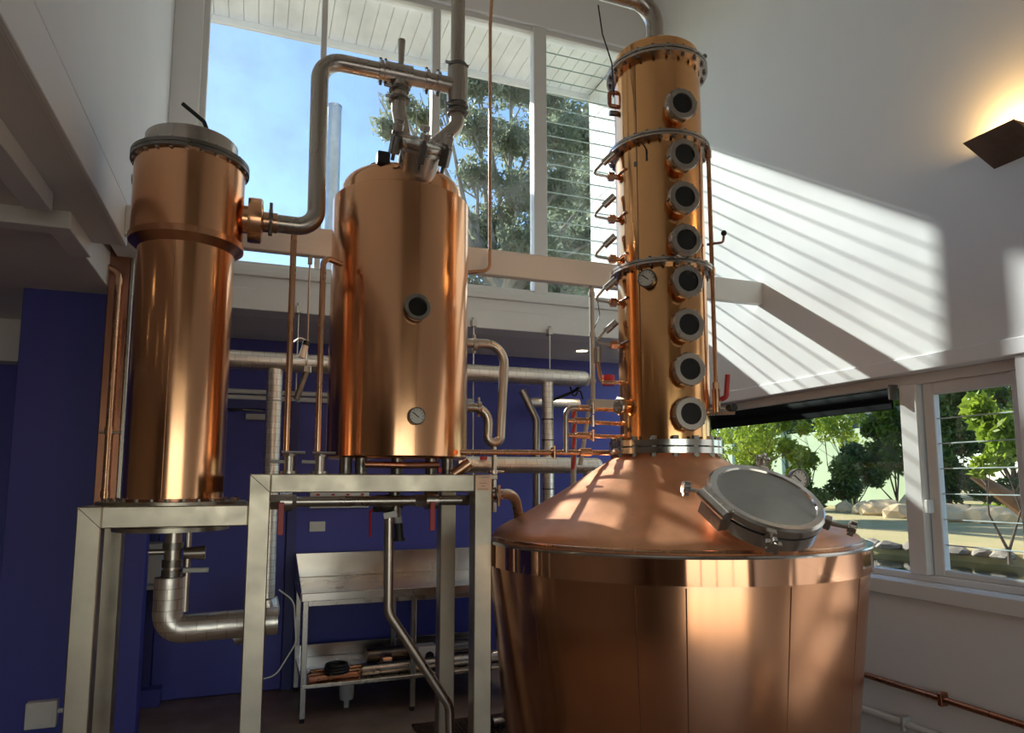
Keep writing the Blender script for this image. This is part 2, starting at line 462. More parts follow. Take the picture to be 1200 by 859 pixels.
for i in range(NB):
    z0 = zb+0.03 + (zt-0.05-zb-0.03)*i/NB
    h = (zt-0.05-zb-0.03)/NB + 0.003
    tilt = 0.12
    ay = Vector((0, math.cos(tilt), math.sin(tilt))); az = Vector((0, -math.sin(tilt), math.cos(tilt)))
    o = MB().obox((2.655, YW+0.07, z0+h/2), (1,0,0), ay, az, 0.425, 0.003, h/2).build('louvre_blade', M['glass_louvre'], w, 0)
    MB().obox((2.655, YW+0.07, z0), (1,0,0), ay, az, 0.425, 0.004, 0.0045).build('polished_edge', M['glass_edge'], o, 0)

# ---- garden window
w2 = sroot('window_2', 'white framed garden window beside the pot still', (3.38, 3.4, 1.17))
X0, X1 = 3.365, 3.43
def w2p(name, y0, y1, z0, z1, xa=X0, xb=X1, m='frame_pink'):
    return struct(name, MB().box(xa, xb, y0, y1, z0, z1), M[m], None, w2)
w2p('frame_rail', 2.16, 4.75, 1.17, 1.205)
w2p('frame_rail', 2.16, 4.75, 2.225, 2.28)
w2p('frame_stile', 2.16, 2.235, 1.205, 2.225)
w2p('frame_stile', 4.70, 4.75, 1.205, 2.225)
w2p('mullion', 2.725, 2.83, 1.205, 2.225, X0-0.02)
w2p('sash_stile', 2.655, 2.715, 1.205, 2.225, X0+0.02, X1, 'white_trim')
w2p('sash_rail', 2.235, 2.655, 1.205, 1.235, X0+0.02, X1, 'white_trim')
w2p('sash_rail', 2.235, 2.655, 2.16, 2.225, X0+0.02, X1)
w2p('glass_pane', 2.83, 4.70, 1.205, 2.225, 3.397, 3.402, 'glass')
for i in range(7):
    z0 = 1.235 + 0.1325*i
    o = struct('louvre_blade', MB().box(3.405, 3.41, 2.235, 2.655, z0, z0+0.135), M['glass'], None, w2)
    struct('polished_edge', MB().box(3.402, 3.413, 2.235, 2.655, z0-0.003, z0+0.003), M['glass_edge'], None, o)
struct('window_latch', MB().box(X0-0.03, X0+0.02, 2.69, 2.71, 1.53, 1.60), M['plastic_white'], None, w2)
rb = thing('roller_blind', 'rolled dark green blind along the top of the garden window', 'blind', (3.34, 3.5, 2.17))
MB().cyl((3.345, 2.86, 2.185), (3.345, 4.72, 2.185), 0.034, 20).build('fabric_roll', mat('blind_fabric', (0.009, 0.012, 0.012), 0.9, spec=0.1), rb)
MB().box(3.335, 3.35, 2.87, 4.71, 2.10, 2.14).build('hem_bar', rb.children[0].data.materials[0], rb)
MB().box(3.338, 3.346, 2.87, 4.71, 2.11, 2.17).build('fabric_hang', rb.children[0].data.materials[0], rb)
for y in (2.855, 4.725):
    MB().box(3.30, 3.364, y-0.006, y+0.006, 2.15, 2.235).build('bracket', M['steel_dark'], rb)

# ---- back door
d = sroot('door_1', 'dark blue door in the back wall with a closer', (-0.1, YB, 0))
xd1 = at(352, 480, YB-0.04).x; xd0 = xd1-1.12; zd = at(340, 470, YB-0.04).z
struct('door_frame', MB().box(xd0, xd0+0.08, YB-0.05, YB, 0, zd).box(xd1-0.08, xd1, YB-0.05, YB, 0, zd).box(xd0+0.08, xd1-0.08, YB-0.05, YB, zd-0.08, zd), M['blue_dark'], None, d)
leaf = struct('door_leaf', MB().box(xd0+0.085, xd1-0.085, YB-0.035, YB-0.002, 0.01, zd-0.085), M['blue'], None, d)
cl = MB().box(at(288, 487, YB).x, at(318, 487, YB).x, YB-0.09, YB-0.035, at(300, 493, YB).z, at(300, 486, YB).z).build('door_closer', M['plastic_grey'], d)
MB().path([at(308, 482, YB-0.1), at(285, 480, YB-0.12), at(268, 481, YB-0.06)], 0.010, 0.02).build('closer_arm', M['steel_dark'], cl)

# ---- pipes fixed on the right wall
wp = thing('wall_pipe', 'dark brown copper pipe clipped low along the white wall', 'pipe', (XR, 2.0, 0.62))
MB().path([(XR-0.03, 0.3, 0.618), (XR-0.03, 4.6, 0.618)], 0.016).build('tube', M['copper_dull'], wp)
for y in (2.62, 1.9, 3.6):
    MB().box(XR-0.05, XR, y-0.012, y+0.012, 0.585, 0.65).build('pipe_clip', M['copper_dull'], wp)
wp = thing('wall_pipe', 'pale painted pipe along the wall under the dark pipe', 'pipe', (XR, 2.0, 0.43))
MB().path([(XR-0.035, 0.3, 0.432), (XR-0.035, 4.6, 0.432)], 0.02).build('tube', M['white_trim'], wp)
for y in (2.84, 1.9):
    MB().box(XR-0.06, XR, y-0.01, y+0.01, 0.40, 0.468).build('pipe_clip', M['plastic_grey'], wp)

# ---- exterior of the building seen through the upper window
M['eave_white'] = mat('eave_white', (0.78, 0.79, 0.77), 0.7)
M['eave_grey'] = mat('eave_fascia', (0.74, 0.75, 0.73), 0.6)
ev = sroot('trim_20', 'white boarded eave outside the tall window', (1.2, 6.4, 6.5))
x = -1.6
while x < 3.7:
    struct('soffit_board', MB().box(x, x+0.142, YW+0.2, 7.42, 6.565, 6.59), M['eave_white'], None, ev); x += 0.146
struct('fascia_board', MB().box(-1.6, 3.95, 7.42, 7.46, 6.49, 6.80), M['eave_grey'], None, ev)
struct('roof_deck', MB().box(-1.6, 3.95, YW+0.2, 7.46, 6.60, 6.66), M['plastic_grey'], None, ev)
wg = sroot('trim_21', 'white clad wing wall outside the tall window', (3.85, 6.3, 3.1))
for i in range(8):
    for k in range(10):
        struct('cladding_panel', MB().box(3.79, 3.82, 5.36+i*0.258, 5.36+i*0.258+0.252, 3.0+k*0.355, 3.0+k*0.355+0.35), M['white'], None, wg)
struct('wall_core', MB().box(3.815, 3.95, 5.34, 7.41, 3.0, 6.56), M['plastic_grey'], None, wg)
struct('roof_slab', MB().box(3.5, 4.0, 5.34, 7.6, 2.9, 3.0), M['plastic_grey'], None, wg)
# ================================================================== STEEL STAND
SF = 2.88  # stand, vessels and vapour pipe scaled down about the camera, baked into the numbers
st = thing('equipment_stand', 'welded square-tube steel stand with two heights carrying both copper vessels', 'stand', (0.216, 3.24, 0))
T = 0.0792
LX0, MX0, MX1 = -0.590, -0.0173, 0.975
ZL, ZM = 1.6078, 1.7274
def stand_part(name, *a):
    o = MB().box(*a).build(name, M['steel_frame'], st, 0); return o
stand_part('post', LX0, LX0+T, SF, SF+T, 0, ZL)
stand_part('post', LX0, LX0+T, 3.341, 3.341+T, 0, ZL-0.0007)
stand_part('post', MX0, MX0+T, SF, SF+T, 0, ZM)
stand_part('post', MX0, MX0+T, 3.456, 3.456+T, 0, ZM-0.0007)
stand_part('post', MX1-T, MX1, SF, SF+T, 0, ZM)
stand_part('post', MX1-T, MX1, 3.456, 3.456+T, 0, ZM-0.0007)
stand_part('beam', LX0+T, MX0, SF+0.0007, SF+T, ZL-T, ZL)
stand_part('beam', LX0+T, MX0, 3.341, 3.341+T, ZL-T, ZL)
stand_part('beam', LX0, LX0+T, SF+T, 3.341, ZL-T, ZL)
stand_part('beam', MX0+T, MX1-T, SF+0.0007, SF+T, ZM-T+0.0058, ZM)
stand_part('beam', MX0+T, MX1-T, 3.456, 3.456+T, ZM-T, ZM)
stand_part('beam', MX0, MX0+T, SF+T, 3.456, ZM-T, ZM)
stand_part('beam', MX1-T, MX1, SF+T, 3.456, ZM-T, ZM)
# weld lines of the mitred corners
for (xa, za, xb, zb_) in ((LX0, ZL, LX0+T, ZL-T), (MX0, ZM, MX0+T, ZM-T+0.0058)):
    MB().path([(xa+0.0022, SF-0.0004, za-0.0022), (xb, SF-0.0004, zb_)], 0.0016, seg=6).build('weld_seam', M['steel_bright'], st)
MB().box(MX1-T-0.0014, MX1-T+0.0007, SF-0.0011, SF+0.0072, ZM-T+0.0072, ZM-0.0022).build('weld_seam', M['steel_dark'], st)
# rating plate riveted on the corner, with its lines of small print
pl = MB().box(MX1-T+0.0029, MX1-0.0029, SF-0.0022, SF, ZM-T+0.0101, ZM-0.0043).build('rating_plate', copper('rating_plate', (0.62, 0.40, 0.29), 0.45), st)
pxm, pzm = MX1-T/2, ZM-T/2+0.0036
for k, wdt in enumerate((0.0576, 0.022, 0.0374, 0.0187, 0.0504)):
    # the plate's print is too small to read in the picture: rows of short engraved strokes of its width
    zz = pzm + 0.0245 - k*0.0126
    n = int(wdt/0.0043)
    mb = MB()
    for i in range(n):
        xx = pxm - wdt/2 + i*0.0043
        hh = 0.0026 if k == 0 else (0.0006 if k == 1 else 0.0019)
        mb.box(xx, xx+0.003, SF-0.003, SF-0.002, zz-hh, zz+hh)
    o = mb.build('engraved_print', M['steel_dark'], pl, 0); o['kind'] = 'stuff'

def bolt_circle(c, R, n, r=0.0079, h=0.013, ph=0.0, axis=(0,0,1), both=True):
    mb = MB(); c = Vector(c); a = Vector(axis).normalized()
    t = Vector((0,0,1)) if abs(a.z) < 0.9 else Vector((1,0,0))
    u = a.cross(t).normalized(); w = a.cross(u)
    for i in range(n):
        th = 2*math.pi*i/n + ph
        p = c + u*(R*math.cos(th)) + w*(R*math.sin(th))
        mb.cyl(p - a*h, p + a*h, r, 6)
    return mb

# ================================================================== TALL NARROW STILL (on the lower stand)
LC = Vector((-0.305, 3.154, ZL))
ls = thing('copper_condenser', 'tall narrow copper condenser with flat steel cap on the lower stand', 'condenser', LC)
cx_, cy_ = LC.x, LC.y
R1, R2 = 0.1875, 0.221
z_ring0, z_ring1, z_top = 2.6612, 2.7116, 3.05
MB().lathe([(0, ZL+0.0144), (R1, ZL+0.0144), (R1, z_ring0+0.0144), (0, z_ring0+0.0144)], (cx_, cy_, 0), seg=72).build('lower_shell', M['copper'], ls)
MB().lathe([(R1, z_ring0-0.0036), (R2+0.0029, z_ring0+0.0252), (R2+0.0043, z_ring1), (R2-0.0029, z_ring1+0.0043), (0, z_ring1+0.0043)], (cx_, cy_, 0), seg=72).build('shoulder_ring', M['copper_pot'], ls)
up = MB().lathe([(R2-0.0029, z_ring1), (R2-0.0029, z_top-0.0144), (0, z_top-0.0144)], (cx_, cy_, 0), seg=72).build('upper_shell', M['copper'], ls)
fl = MB().lathe([(R2-0.0216, z_top-0.0158), (R2+0.013, z_top-0.0158), (R2+0.013, z_top-0.0014), (R2-0.0216, z_top-0.0014)], (cx_, cy_, 0), seg=72)
fl.lathe([(R2-0.0216, z_top+0.0014), (R2+0.013, z_top+0.0014), (R2+0.013, z_top+0.0173), (R2-0.0216, z_top+0.0173)], (cx_, cy_, 0), seg=72)
fl = fl.build('top_flange', M['steel_dark'], ls)
tag(bolt_circle((cx_, cy_, z_top), R2+0.0014, 24, 0.0072, 0.0245).build('flange_bolts', M['steel'], fl, 0), kind='stuff')
cap = MB().lathe([(R2-0.0144, z_top+0.0144), (0.1836, z_top+0.0173), (0.1836, z_top+0.098), (0.1786, z_top+0.103), (0, z_top+0.103)], (cx_, cy_, 0), seg=72).build('steel_cap', M['steel'], ls)
pv = Vector((cx_+0.0648, cy_-0.0432, z_top+0.103))
lv = MB().cyl(pv, pv+Vector((0,0,0.036)), 0.0158, 14).build('valve_stub', M['steel_dark'], ls)
MB().path([pv+Vector((0,0,0.0288)), pv+Vector((-0.0216,0,0.0864)), pv+Vector((-0.108,-0.0144,0.144))], 0.0086, 0.0216).build('lever', M['black'], lv)
# vertical seam and small notch mark on the shells
th = math.radians(-98)
MB().box(cx_+R1*math.cos(th)-0.0007, cx_+R1*math.cos(th)+0.0007, cy_+R1*math.sin(th)-0.0007, cy_+R1*math.sin(th)+0.0029, ZL+0.0216, z_ring0).build('seam', M['copper_dull'], ls)
# base flange with bolts, and the disc under the stand
bf = MB().lathe([(0.0, ZL), (0.2772, ZL), (0.2772, ZL+0.0115), (0.0, ZL+0.0115)], (cx_, cy_, 0), seg=64).build('base_flange', M['steel_frame'], ls)
tag(bolt_circle((cx_, cy_, ZL+0.013), 0.2448, 28, 0.0094, 0.0101).build('flange_bolts', M['steel'], bf, 0), kind='stuff')
MB().lathe([(R1+0.0058, ZL+0.0115), (R1+0.0058, ZL+0.0216), (R1-0.0072, ZL+0.0245)], (cx_, cy_, 0), seg=64).build('foot_ring', M['copper_dull'], ls)
MB().lathe([(0, ZL-T-0.0252), (0.216, ZL-T-0.0252), (0.216, ZL-T-0.0086), (0.1872, ZL-T-0.0086), (0.1872, ZL)], (cx_, cy_, 0), seg=48).build('bottom_disc', M['steel_frame'], ls)
# side port towards the vapour pipe
zp = at(300, 259, 3.168).z
pt = MB().cyl((cx_+R2-0.0216, 3.168, zp), (cx_+R2+0.0288, 3.168, zp), 0.0612, 28).build('side_port', M['copper'], ls)
xa = cx_+R2+0.0144
MB().lathe([(0.0432, 0), (0.0972, 0.0), (0.0994, 0.0144), (0.0994, 0.054), (0.09, 0.0612), (0.036, 0.0648)], (xa, 3.168, zp), (1,0,0), 36).build('port_collar', M['copper'], pt)
MB().cyl((xa+0.0576, 3.168, zp), (xa+0.1224, 3.168, zp), 0.0446, 28).build('port_spigot', M['copper_pipe'], pt)

# drain assembly below it
dr = thing('drain_assembly', 'steel drain valve with foil wrapped elbow hanging under the lower stand', 'valve', (cx_, cy_, 0.432))
zb0 = ZL-T-0.0252
pD = lambda x, y: at(x, y, 3.154)
dx = pD(203, 640).x
MB().path([(dx, 3.154, zb0), (dx, 3.154, pD(200, 678).z)], 0.0324, seg=20).build('drop_pipe', M['steel'], dr)
for yy in (640, 660, 672):
    MB().cyl((dx, 3.154, pD(203, yy).z-0.0144), (dx, 3.154, pD(203, yy).z+0.0144), 0.0396, 20).build('clamp_ring', M['steel_dark'], dr)
MB().cyl((dx-0.0864, 3.139, pD(203, 646).z), (dx-0.0288, 3.139, pD(203, 646).z), 0.0115, 12).build('valve_stem', M['steel'], dr)
MB().path([(dx+0.054, 3.168, zb0), (dx+0.054, 3.168, pD(203, 718).z)], 0.013, seg=12).build('side_tube', M['steel'], dr)
MB().cyl((dx+0.0432, 3.139, pD(212, 648).z), (dx+0.1224, 3.139, pD(212, 648).z), 0.0216, 14, 0.0288).build('side_valve', M['steel'], dr)
MB().cyl((dx+0.0432, 3.139, pD(212, 668).z), (dx+0.1368, 3.125, pD(212, 668).z), 0.0101, 10).build('side_handle', M['plastic_white'], dr)
def foil_pipe(name, pts, r, parent, bend=0.0, bands=0.0):
    o = MB().path(pts, r, bend or r*1.3, 20).build(name, M['foil'], parent)
    # raised edges of the wrapping tape
    mb = MB()
    for a, b in zip(pts, pts[1:]):
        a, b = Vector(a), Vector(b); L = (b-a).length
        n = max(1, int(L/0.0612))
        for i in range(1, n):
            p = a + (b-a)*(i/n + 0.012*math.sin(i*7.3))
            mb.ring(p, b-a, r*0.98, r*1.012, 0.0043, 20)
    if mb.v:
        t = mb.build('tape_edges', M['foil'], o); t['kind'] = 'stuff'
    return o
ez = pD(195, 738).z
foil_pipe('insulated_elbow', [(dx-0.0072, 3.154, pD(200, 676).z), (dx-0.0072, 3.154, ez), (at(325, 731, 3.154).x, 3.154, ez+0.0072)], 0.0562, dr, 0.0612)
wr = at(326, 715, 3.24)
MB().path([wr+Vector((0,0,0.0864)), wr+Vector((0.0648,0,0.036)), wr+Vector((0.0792,0,-0.144)), wr+Vector((0.0,0,-0.2736)), wr+Vector((-0.108,0.036,-0.3024))], 0.0032, 0.072, 8).build('white_wire', M['plastic_white'], dr)

# ================================================================== WIDE MIDDLE TANK (on the taller stand)
TC = Vector((0.622, 3.218, ZM))
tk = thing('copper_tank', 'wide copper tank with steel manway on top, standing on the taller stand', 'tank', TC)
tx, ty = TC.x, TC.y
RT = 0.3235
zt0, zt1 = 1.7994, 3.0212
MB().lathe([(0, zt0), (RT-0.0144, zt0), (RT, zt0+0.0086), (RT, zt1-0.0036), (RT-0.0043, zt1), (RT-0.0396, zt1+0.0029), (0, zt1+0.0029)], (tx, ty, 0), seg=96).build('outer_shell', M['copper'], tk)
prof = [(RT-0.0374, zt1)]
zd0, Rd, rk = 3.14, RT-0.0374, 0.0648
prof.append((Rd, zd0-rk))
for i in range(1, 9):
    a = math.pi/2*i/8
    prof.append((Rd-rk+rk*math.cos(a), zd0-rk+rk*math.sin(a)))
prof += [(0.1296, zd0+0.0144), (0, zd0+0.0216)]
MB().lathe(prof, (tx, ty, 0), seg=96).build('domed_top', M['copper'], tk)
MB().box(tx+0.0144, tx+0.0158, ty-RT-0.0004, ty-RT+0.0072, zt0+0.0144, zt1-0.0072).build('seam', M['copper_dull'], tk)
for px in (405, 423, 465, 505, 524):
    for dy in (-0.144, 0.1584):
        p = at(px, 545, ty+dy)
        if abs(p.x-tx) < 0.2592:
            MB().cyl((p.x, ty+dy, ZM-0.0144), (p.x, ty+dy, zt0+0.0036), 0.0259, 18).build('leg', M['steel_dark'], tk)
for s in (-1, 1):
    MB().box(tx-0.432, tx+0.432, ty+s*0.1512-0.036, ty+s*0.1512+0.036, ZM-0.0216, ZM+0.0029).build('cross_bar', M['steel_frame'], tk)
MB().path([(tx-0.18, ty-0.216, zt0-0.0288), (tx-0.0144, ty-0.2304, zt0-0.0324), (tx+0.144, ty-0.216, zt0-0.0288)], 0.0144).build('under_pipe', M['copper_dull'], tk)
MB().cyl((tx+0.216, ty-0.2016, ZM+0.0), (tx+0.288, ty-0.216, ZM+0.054), 0.0252, 14).build('outlet_boss', M['copper_pipe'], tk)
MB().box(tx+0.1368, tx+0.1548, ty-0.2376, ty-0.2232, ZM+0.0072, ZM+0.0324).build('red_tag', M['red'], tk)

def radial(c, R, px, py):
    """point on the near side of a vertical cylinder (centre c, radius R) seen at a pixel, and its outward normal"""
    d = ray(px, py); o = _c
    a = d.x*d.x+d.y*d.y; b = 2*((o.x-c.x)*d.x+(o.y-c.y)*d.y); q = (o.x-c.x)**2+(o.y-c.y)**2-R*R
    t = (-b-math.sqrt(max(0, b*b-4*a*q)))/(2*a)
    p = o+d*t
    return p, Vector((p.x-c.x, p.y-c.y, 0)).normalized()
def sight_glass(parent, p, n, R, depth, m_ring, m_glass, m_neck, gl=0.66):
    s = MB().cyl(p - n*0.03, p + n*(depth*0.62), R*0.86, 28).build('sight_glass', m_neck, parent)
    MB().lathe([(R*gl, depth*0.55), (R, depth*0.55), (R*1.0, depth*0.93), (R*0.93, depth), (R*gl, depth), (R*(gl-0.02), depth*0.7)], p, n, 36).build('clamp_ring', m_ring, s)
    MB().cyl(p + n*(depth*0.6), p + n*(depth*0.78), R*gl, 28).build('glass', m_glass, s)
    return s
p, n = radial(TC, RT, 487, 362)
sight_glass(tk, p, n, 0.059, 0.0432, M['steel_dark'], M['dark_glass'], M['steel_dark'], 0.70)
def dial(parent, p, n, R, depth=0.04, name='thermometer'):
    s = MB().lathe([(0, 0), (R*0.35, 0), (R*0.35, depth*0.5), (R, depth*0.5), (R, depth), (R*0.88, depth*1.05), (R*0.86, depth*0.95)], p - n*0.01, n, 28).build(name, M['steel_dark'], parent)
    MB().cyl(p + n*(depth*0.6-0.01), p + n*(depth*0.92-0.01), R*0.87, 28).build('dial_face', M['gauge'], s)
    t = Vector((0,0,1)); u = n.cross(t).normalized()
    c = p + n*(depth*0.94-0.01)
    MB().obox(c + (u*0.6+t*0.5)*R*0.25, (u*0.77+t*0.64), n, (t*0.77-u*0.64), R*0.45, 0.0015, R*0.05).build('needle', M['black'], s)
    mb = MB()
    for k in range(-4, 5):
        a = math.radians(k*30)
        dr_ = u*math.sin(a)+t*math.cos(a)
        mb.obox(c + dr_*R*0.7, dr_, n, dr_.cross(n), R*0.08, 0.001, R*0.025)
    mb.build('dial_marks', M['black'], s, 0)['kind'] = 'stuff'
    return s
p, n = radial(TC, RT, 487, 488)
dial(tk, p, n, 0.0374)
# steel manway on the dome with its clamps
axm = Vector((0.06, -0.60, 0.80)).normalized()
base = at(485, 216, TC.y-0.20)
nk = MB().lathe([(0.0690, -0.0690), (0.0851, 0), (0.0966, 0.1437), (0.1150, 0.1472), (0.1150, 0.1644), (0.0966, 0.1644)], base, axm, 36).build('manway_neck', M['steel'], tk)
ml = MB().lathe([(0.0805, 0.1679), (0.1173, 0.1679), (0.1196, 0.1748), (0.1173, 0.1886), (0.1058, 0.1932), (0.0989, 0.1909), (0.0978, 0.1840)], base, axm, 36).build('manway_lid', M['steel'], tk)
MB().cyl(base+axm*0.1725, base+axm*0.1851, 0.0989, 32).build('lid_glass', M['manway_glass'], ml)
um = axm.cross(Vector((0,1,0))).normalized(); wm = axm.cross(um)
for k, a in enumerate((20, 85, 140, 200, 260, 325)):
    d_ = um*math.cos(math.radians(a)) + wm*math.sin(math.radians(a))
    c = base + axm*0.1610 + d_*0.1288
    cl_ = MB().obox(c, d_, axm, d_.cross(axm), 0.0207, 0.0414, 0.0172).build('clamp', M['steel_dark'], tk)
    MB().cyl(c - axm*0.0690, c + axm*0.0759, 0.0086, 10).build('clamp_bolt', M['steel_dark'], cl_)
    MB().cyl(c + axm*0.0598, c + axm*0.0851, 0.0242, 6).build('wing_nut', M['steel'], cl_)
MB().path([at(452, 205, 3.10), at(440, 199, 3.06), at(437, 192, 3.06)], 0.0144, 0.0216).build('relief_valve', M['copper_pipe'], tk)
MB().obox(at(449, 187, 3.0), (1,0,0), (0,1,0), (0,0,1), 0.028, 0.03, 0.028).build('lid_hinge', M['black'], tk)
# S-bend overflow pipe on its right side
yS = 3.66
sp = lambda x, y: at(x, y, yS)
ov = thing('overflow_pipe', 'polished steel S-bend pipe on the flank of the wide tank', 'pipe', sp(580, 520))
MB().path([(tx+0.05, ty+0.30, sp(540, 404).z), (tx+0.05, yS, sp(540, 404).z), sp(592, 404), sp(586, 519), sp(571, 519), sp(574, 478), (tx+0.10, yS, sp(540, 478).z), (tx+0.10, ty+0.30, sp(540, 478).z)], 0.0265, 0.108, 20).build('tube', M['steel'], ov)
for x, y in ((556, 404), (561, 478)):
    p = sp(x, y); MB().cyl(p-Vector((0.010,0,0)), p+Vector((0.010,0,0)), 0.037, 20).build('clamp_ring', M['steel'], ov)
    MB().cyl(p+Vector((0,0,-0.05)), p+Vector((0,0,0.058)), 0.0075, 8).build('clamp_bolt', M['steel'], ov)
p = sp(579, 521)
MB().path([p, Vector((p.x, p.y, sp(578, 600).z))], 0.014, seg=12).build('drop_tube', M['steel'], ov)
p = sp(578, 553); MB().cyl(p-Vector((0,0,0.0086)), p+Vector((0,0,0.0086)), 0.029, 16).build('clamp_ring', M['steel'], ov)
MB().cyl(p+Vector((-0.025,-0.016,0)), p+Vector((0.058,-0.016,0)), 0.0075, 8).build('clamp_bolt', M['steel'], ov)

# ================================================================== VAPOUR PIPE
yV = 3.182
V = lambda x, y: at(x, y, yV)
vp = thing('vapour_pipe', 'thick steel vapour pipe rising from the condenser over to the roof vent', 'pipe', V(371, 240))
zh = V(468, 88).z; xv = V(536, 103).x
MB().path([(xa+0.1152, 3.168, zp), (V(371, 240).x, 3.168, zp), (V(371, 200).x, yV, zh), (V(466, 88).x, yV, zh), (xv, yV, zh)], 0.0403, 0.1044, 24, 10).build('tube', M['steel'], vp)
MB().path([(xv, yV, zh-0.0864), (xv, yV, 6.44)], 0.036, seg=24).build('riser', M['steel'], vp)
x1 = V(468, 88).x
MB().cyl((x1-0.0612, yV, zh), (x1+0.0612, yV, zh), 0.0518, 24).build('tee_body', M['steel'], vp)
MB().cyl((xv, yV, zh-0.0936), (xv, yV, zh+0.0936), 0.0518, 24).build('tee_body', M['steel'], vp)
MB().path([(x1, yV, zh), (x1, yV, V(470, 130).z), (V(474, 172).x, yV-0.0144, V(474, 172).z)], 0.036, 0.0432, 22).build('drop_pipe', M['steel'], vp)
MB().path([(xv, yV, zh-0.072), (xv, yV, V(536, 148).z), V(503, 176)], 0.036, 0.0864, 22).build('drop_bend', M['steel'], vp)
h = MB().cyl((x1+0.0072, yV, zh+0.0432), (x1+0.0072, yV-0.0072, zh+0.18), 0.013, 14, 0.0187)
h.build('valve_handle', M['steel'], vp)
for x in (446, 452, 500, 513):
    p = V(x, 88+0.2*(x-468)); p.z = zh
    c = MB().cyl(p-Vector((0.0086,0,0)), p+Vector((0.0086,0,0)), 0.0533, 24).build('clamp_ring', M['steel'], vp)
    MB().cyl(p+Vector((0,0,-0.0684)), p+Vector((0,0,0.0684)), 0.0072, 8).build('clamp_bolt', M['steel_dark'], c)
for x_, z_ in ((x1, V(470, 106).z), (x1, V(470, 118).z), (xv, zh+0.108), (xv, zh-0.1116), (xv, V(536, 133).z)):
    c = MB().cyl((x_, yV, z_-0.0086), (x_, yV, z_+0.0086), 0.049, 24).build('clamp_ring', M['steel_dark'], vp)
    MB().cyl((x_-0.0684, yV-0.0216, z_), (x_+0.0504, yV-0.0216, z_), 0.0079, 8).build('clamp_bolt', M['steel_dark'], c)
c = MB().cyl((V(317, 262).x-0.0086, 3.168, zp), (V(317, 262).x+0.0086, 3.168, zp), 0.0576, 24).build('clamp_ring', M['steel_dark'], vp)
MB().cyl((V(317, 262).x, 3.118, zp-0.072), (V(317, 262).x, 3.118, zp+0.072), 0.0072, 8).build('clamp_bolt', M['steel_dark'], c)

# ================================================================== COPPER DUCT
yD = 4.80
xm = at(138, 400, yD).x
du = thing('copper_duct', 'square copper-clad duct running from low ceiling to floor beside blue partition', 'duct', (xm, yD, 0))
MB().box(xm-0.075, xm+0.045, yD, yD+0.14, 0, 3.24).build('casing', M['copper_dull'], du)
MB().box(xm+0.045, xm+0.066, yD-0.004, yD+0.142, 0, 3.238).build('edge_strip', M['steel'], du)
zt_ = at(116, 312, yD).z
MB().path([(xm-0.19, yD-0.04, 3.24), (xm-0.19, yD-0.04, zt_), (xm-0.01, yD-0.04, zt_-0.02), (xm-0.01, yD-0.04, 1.45)], 0.019, 0.06, 14).build('small_tube', M['copper_pipe'], du)
for z in (zt_-0.1, 2.0, 1.62):
    MB().cyl((xm-0.01, yD-0.04, z-0.02), (xm-0.01, yD-0.04, z+0.02), 0.024, 14).build('solder_joint', M['copper_pipe'], du)
MB().box(xm-0.06, xm+0.05, yD-0.05, yD, 1.985, 2.0).build('tube_clip', M['steel_dark'], du)
# ================================================================== POT STILL WITH COLUMN
PD = 3.40; PAZ = math.radians(32.85); K = PD/3.3
PC = Vector((PD*math.sin(PAZ), PD*math.cos(PAZ), 0))
to_cam = Vector((-math.sin(PAZ), -math.cos(PAZ), 0)); to_right = Vector((math.cos(PAZ), -math.sin(PAZ), 0))
zz = lambda z: CAMH + K*(z-CAMH)
M['seam'] = copper('dark_seam', (0.20, 0.09, 0.05), 0.5)
ps = thing('pot_still', 'large round copper pot still with conical shoulder and tall windowed column', 'still', PC)
pc = (PC.x, PC.y, 0)
RP = 0.862
z_rim = zz(1.446)
ac = 128
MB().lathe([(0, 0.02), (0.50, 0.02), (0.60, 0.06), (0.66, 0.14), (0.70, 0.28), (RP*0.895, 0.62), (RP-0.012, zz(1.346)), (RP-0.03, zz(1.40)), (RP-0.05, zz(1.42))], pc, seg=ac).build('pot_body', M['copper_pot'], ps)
MB().lathe([(RP-0.012, zz(1.346)-0.004), (RP, zz(1.346)-0.002), (RP, z_rim-0.012), (RP-0.012, z_rim-0.012)], pc, seg=ac).build('rim_band', M['copper_band'], ps)
MB().lathe([(RP-0.03, z_rim-0.012), (RP+0.006, z_rim-0.012), (RP+0.008, z_rim-0.006), (RP+0.006, z_rim), (RP-0.07, z_rim+0.002)], pc, seg=ac).build('rim_edge', M['steel_bright'], ps)
# plate seams of the pot wall
for a in (-66, -38, -8, 4, 30, 58):
    th = math.radians(a); d_ = to_cam*math.cos(th) + to_right*math.sin(th)
    p0 = Vector(pc) + d_*(RP*0.895-0.003); p0.z = 0.62
    p1 = Vector(pc) + d_*(RP-0.0135); p1.z = zz(1.346)-0.01
    MB().path([p0, p1], 0.0028, seg=6).build('seam', M['seam'], ps)
MB().lathe([(0.46, 0.0), (0.46, 0.10), (0.42, 0.10), (0.42, 0.0), (0.46, 0.0)], pc, seg=48).build('base_ring', M['steel_dark'], ps)
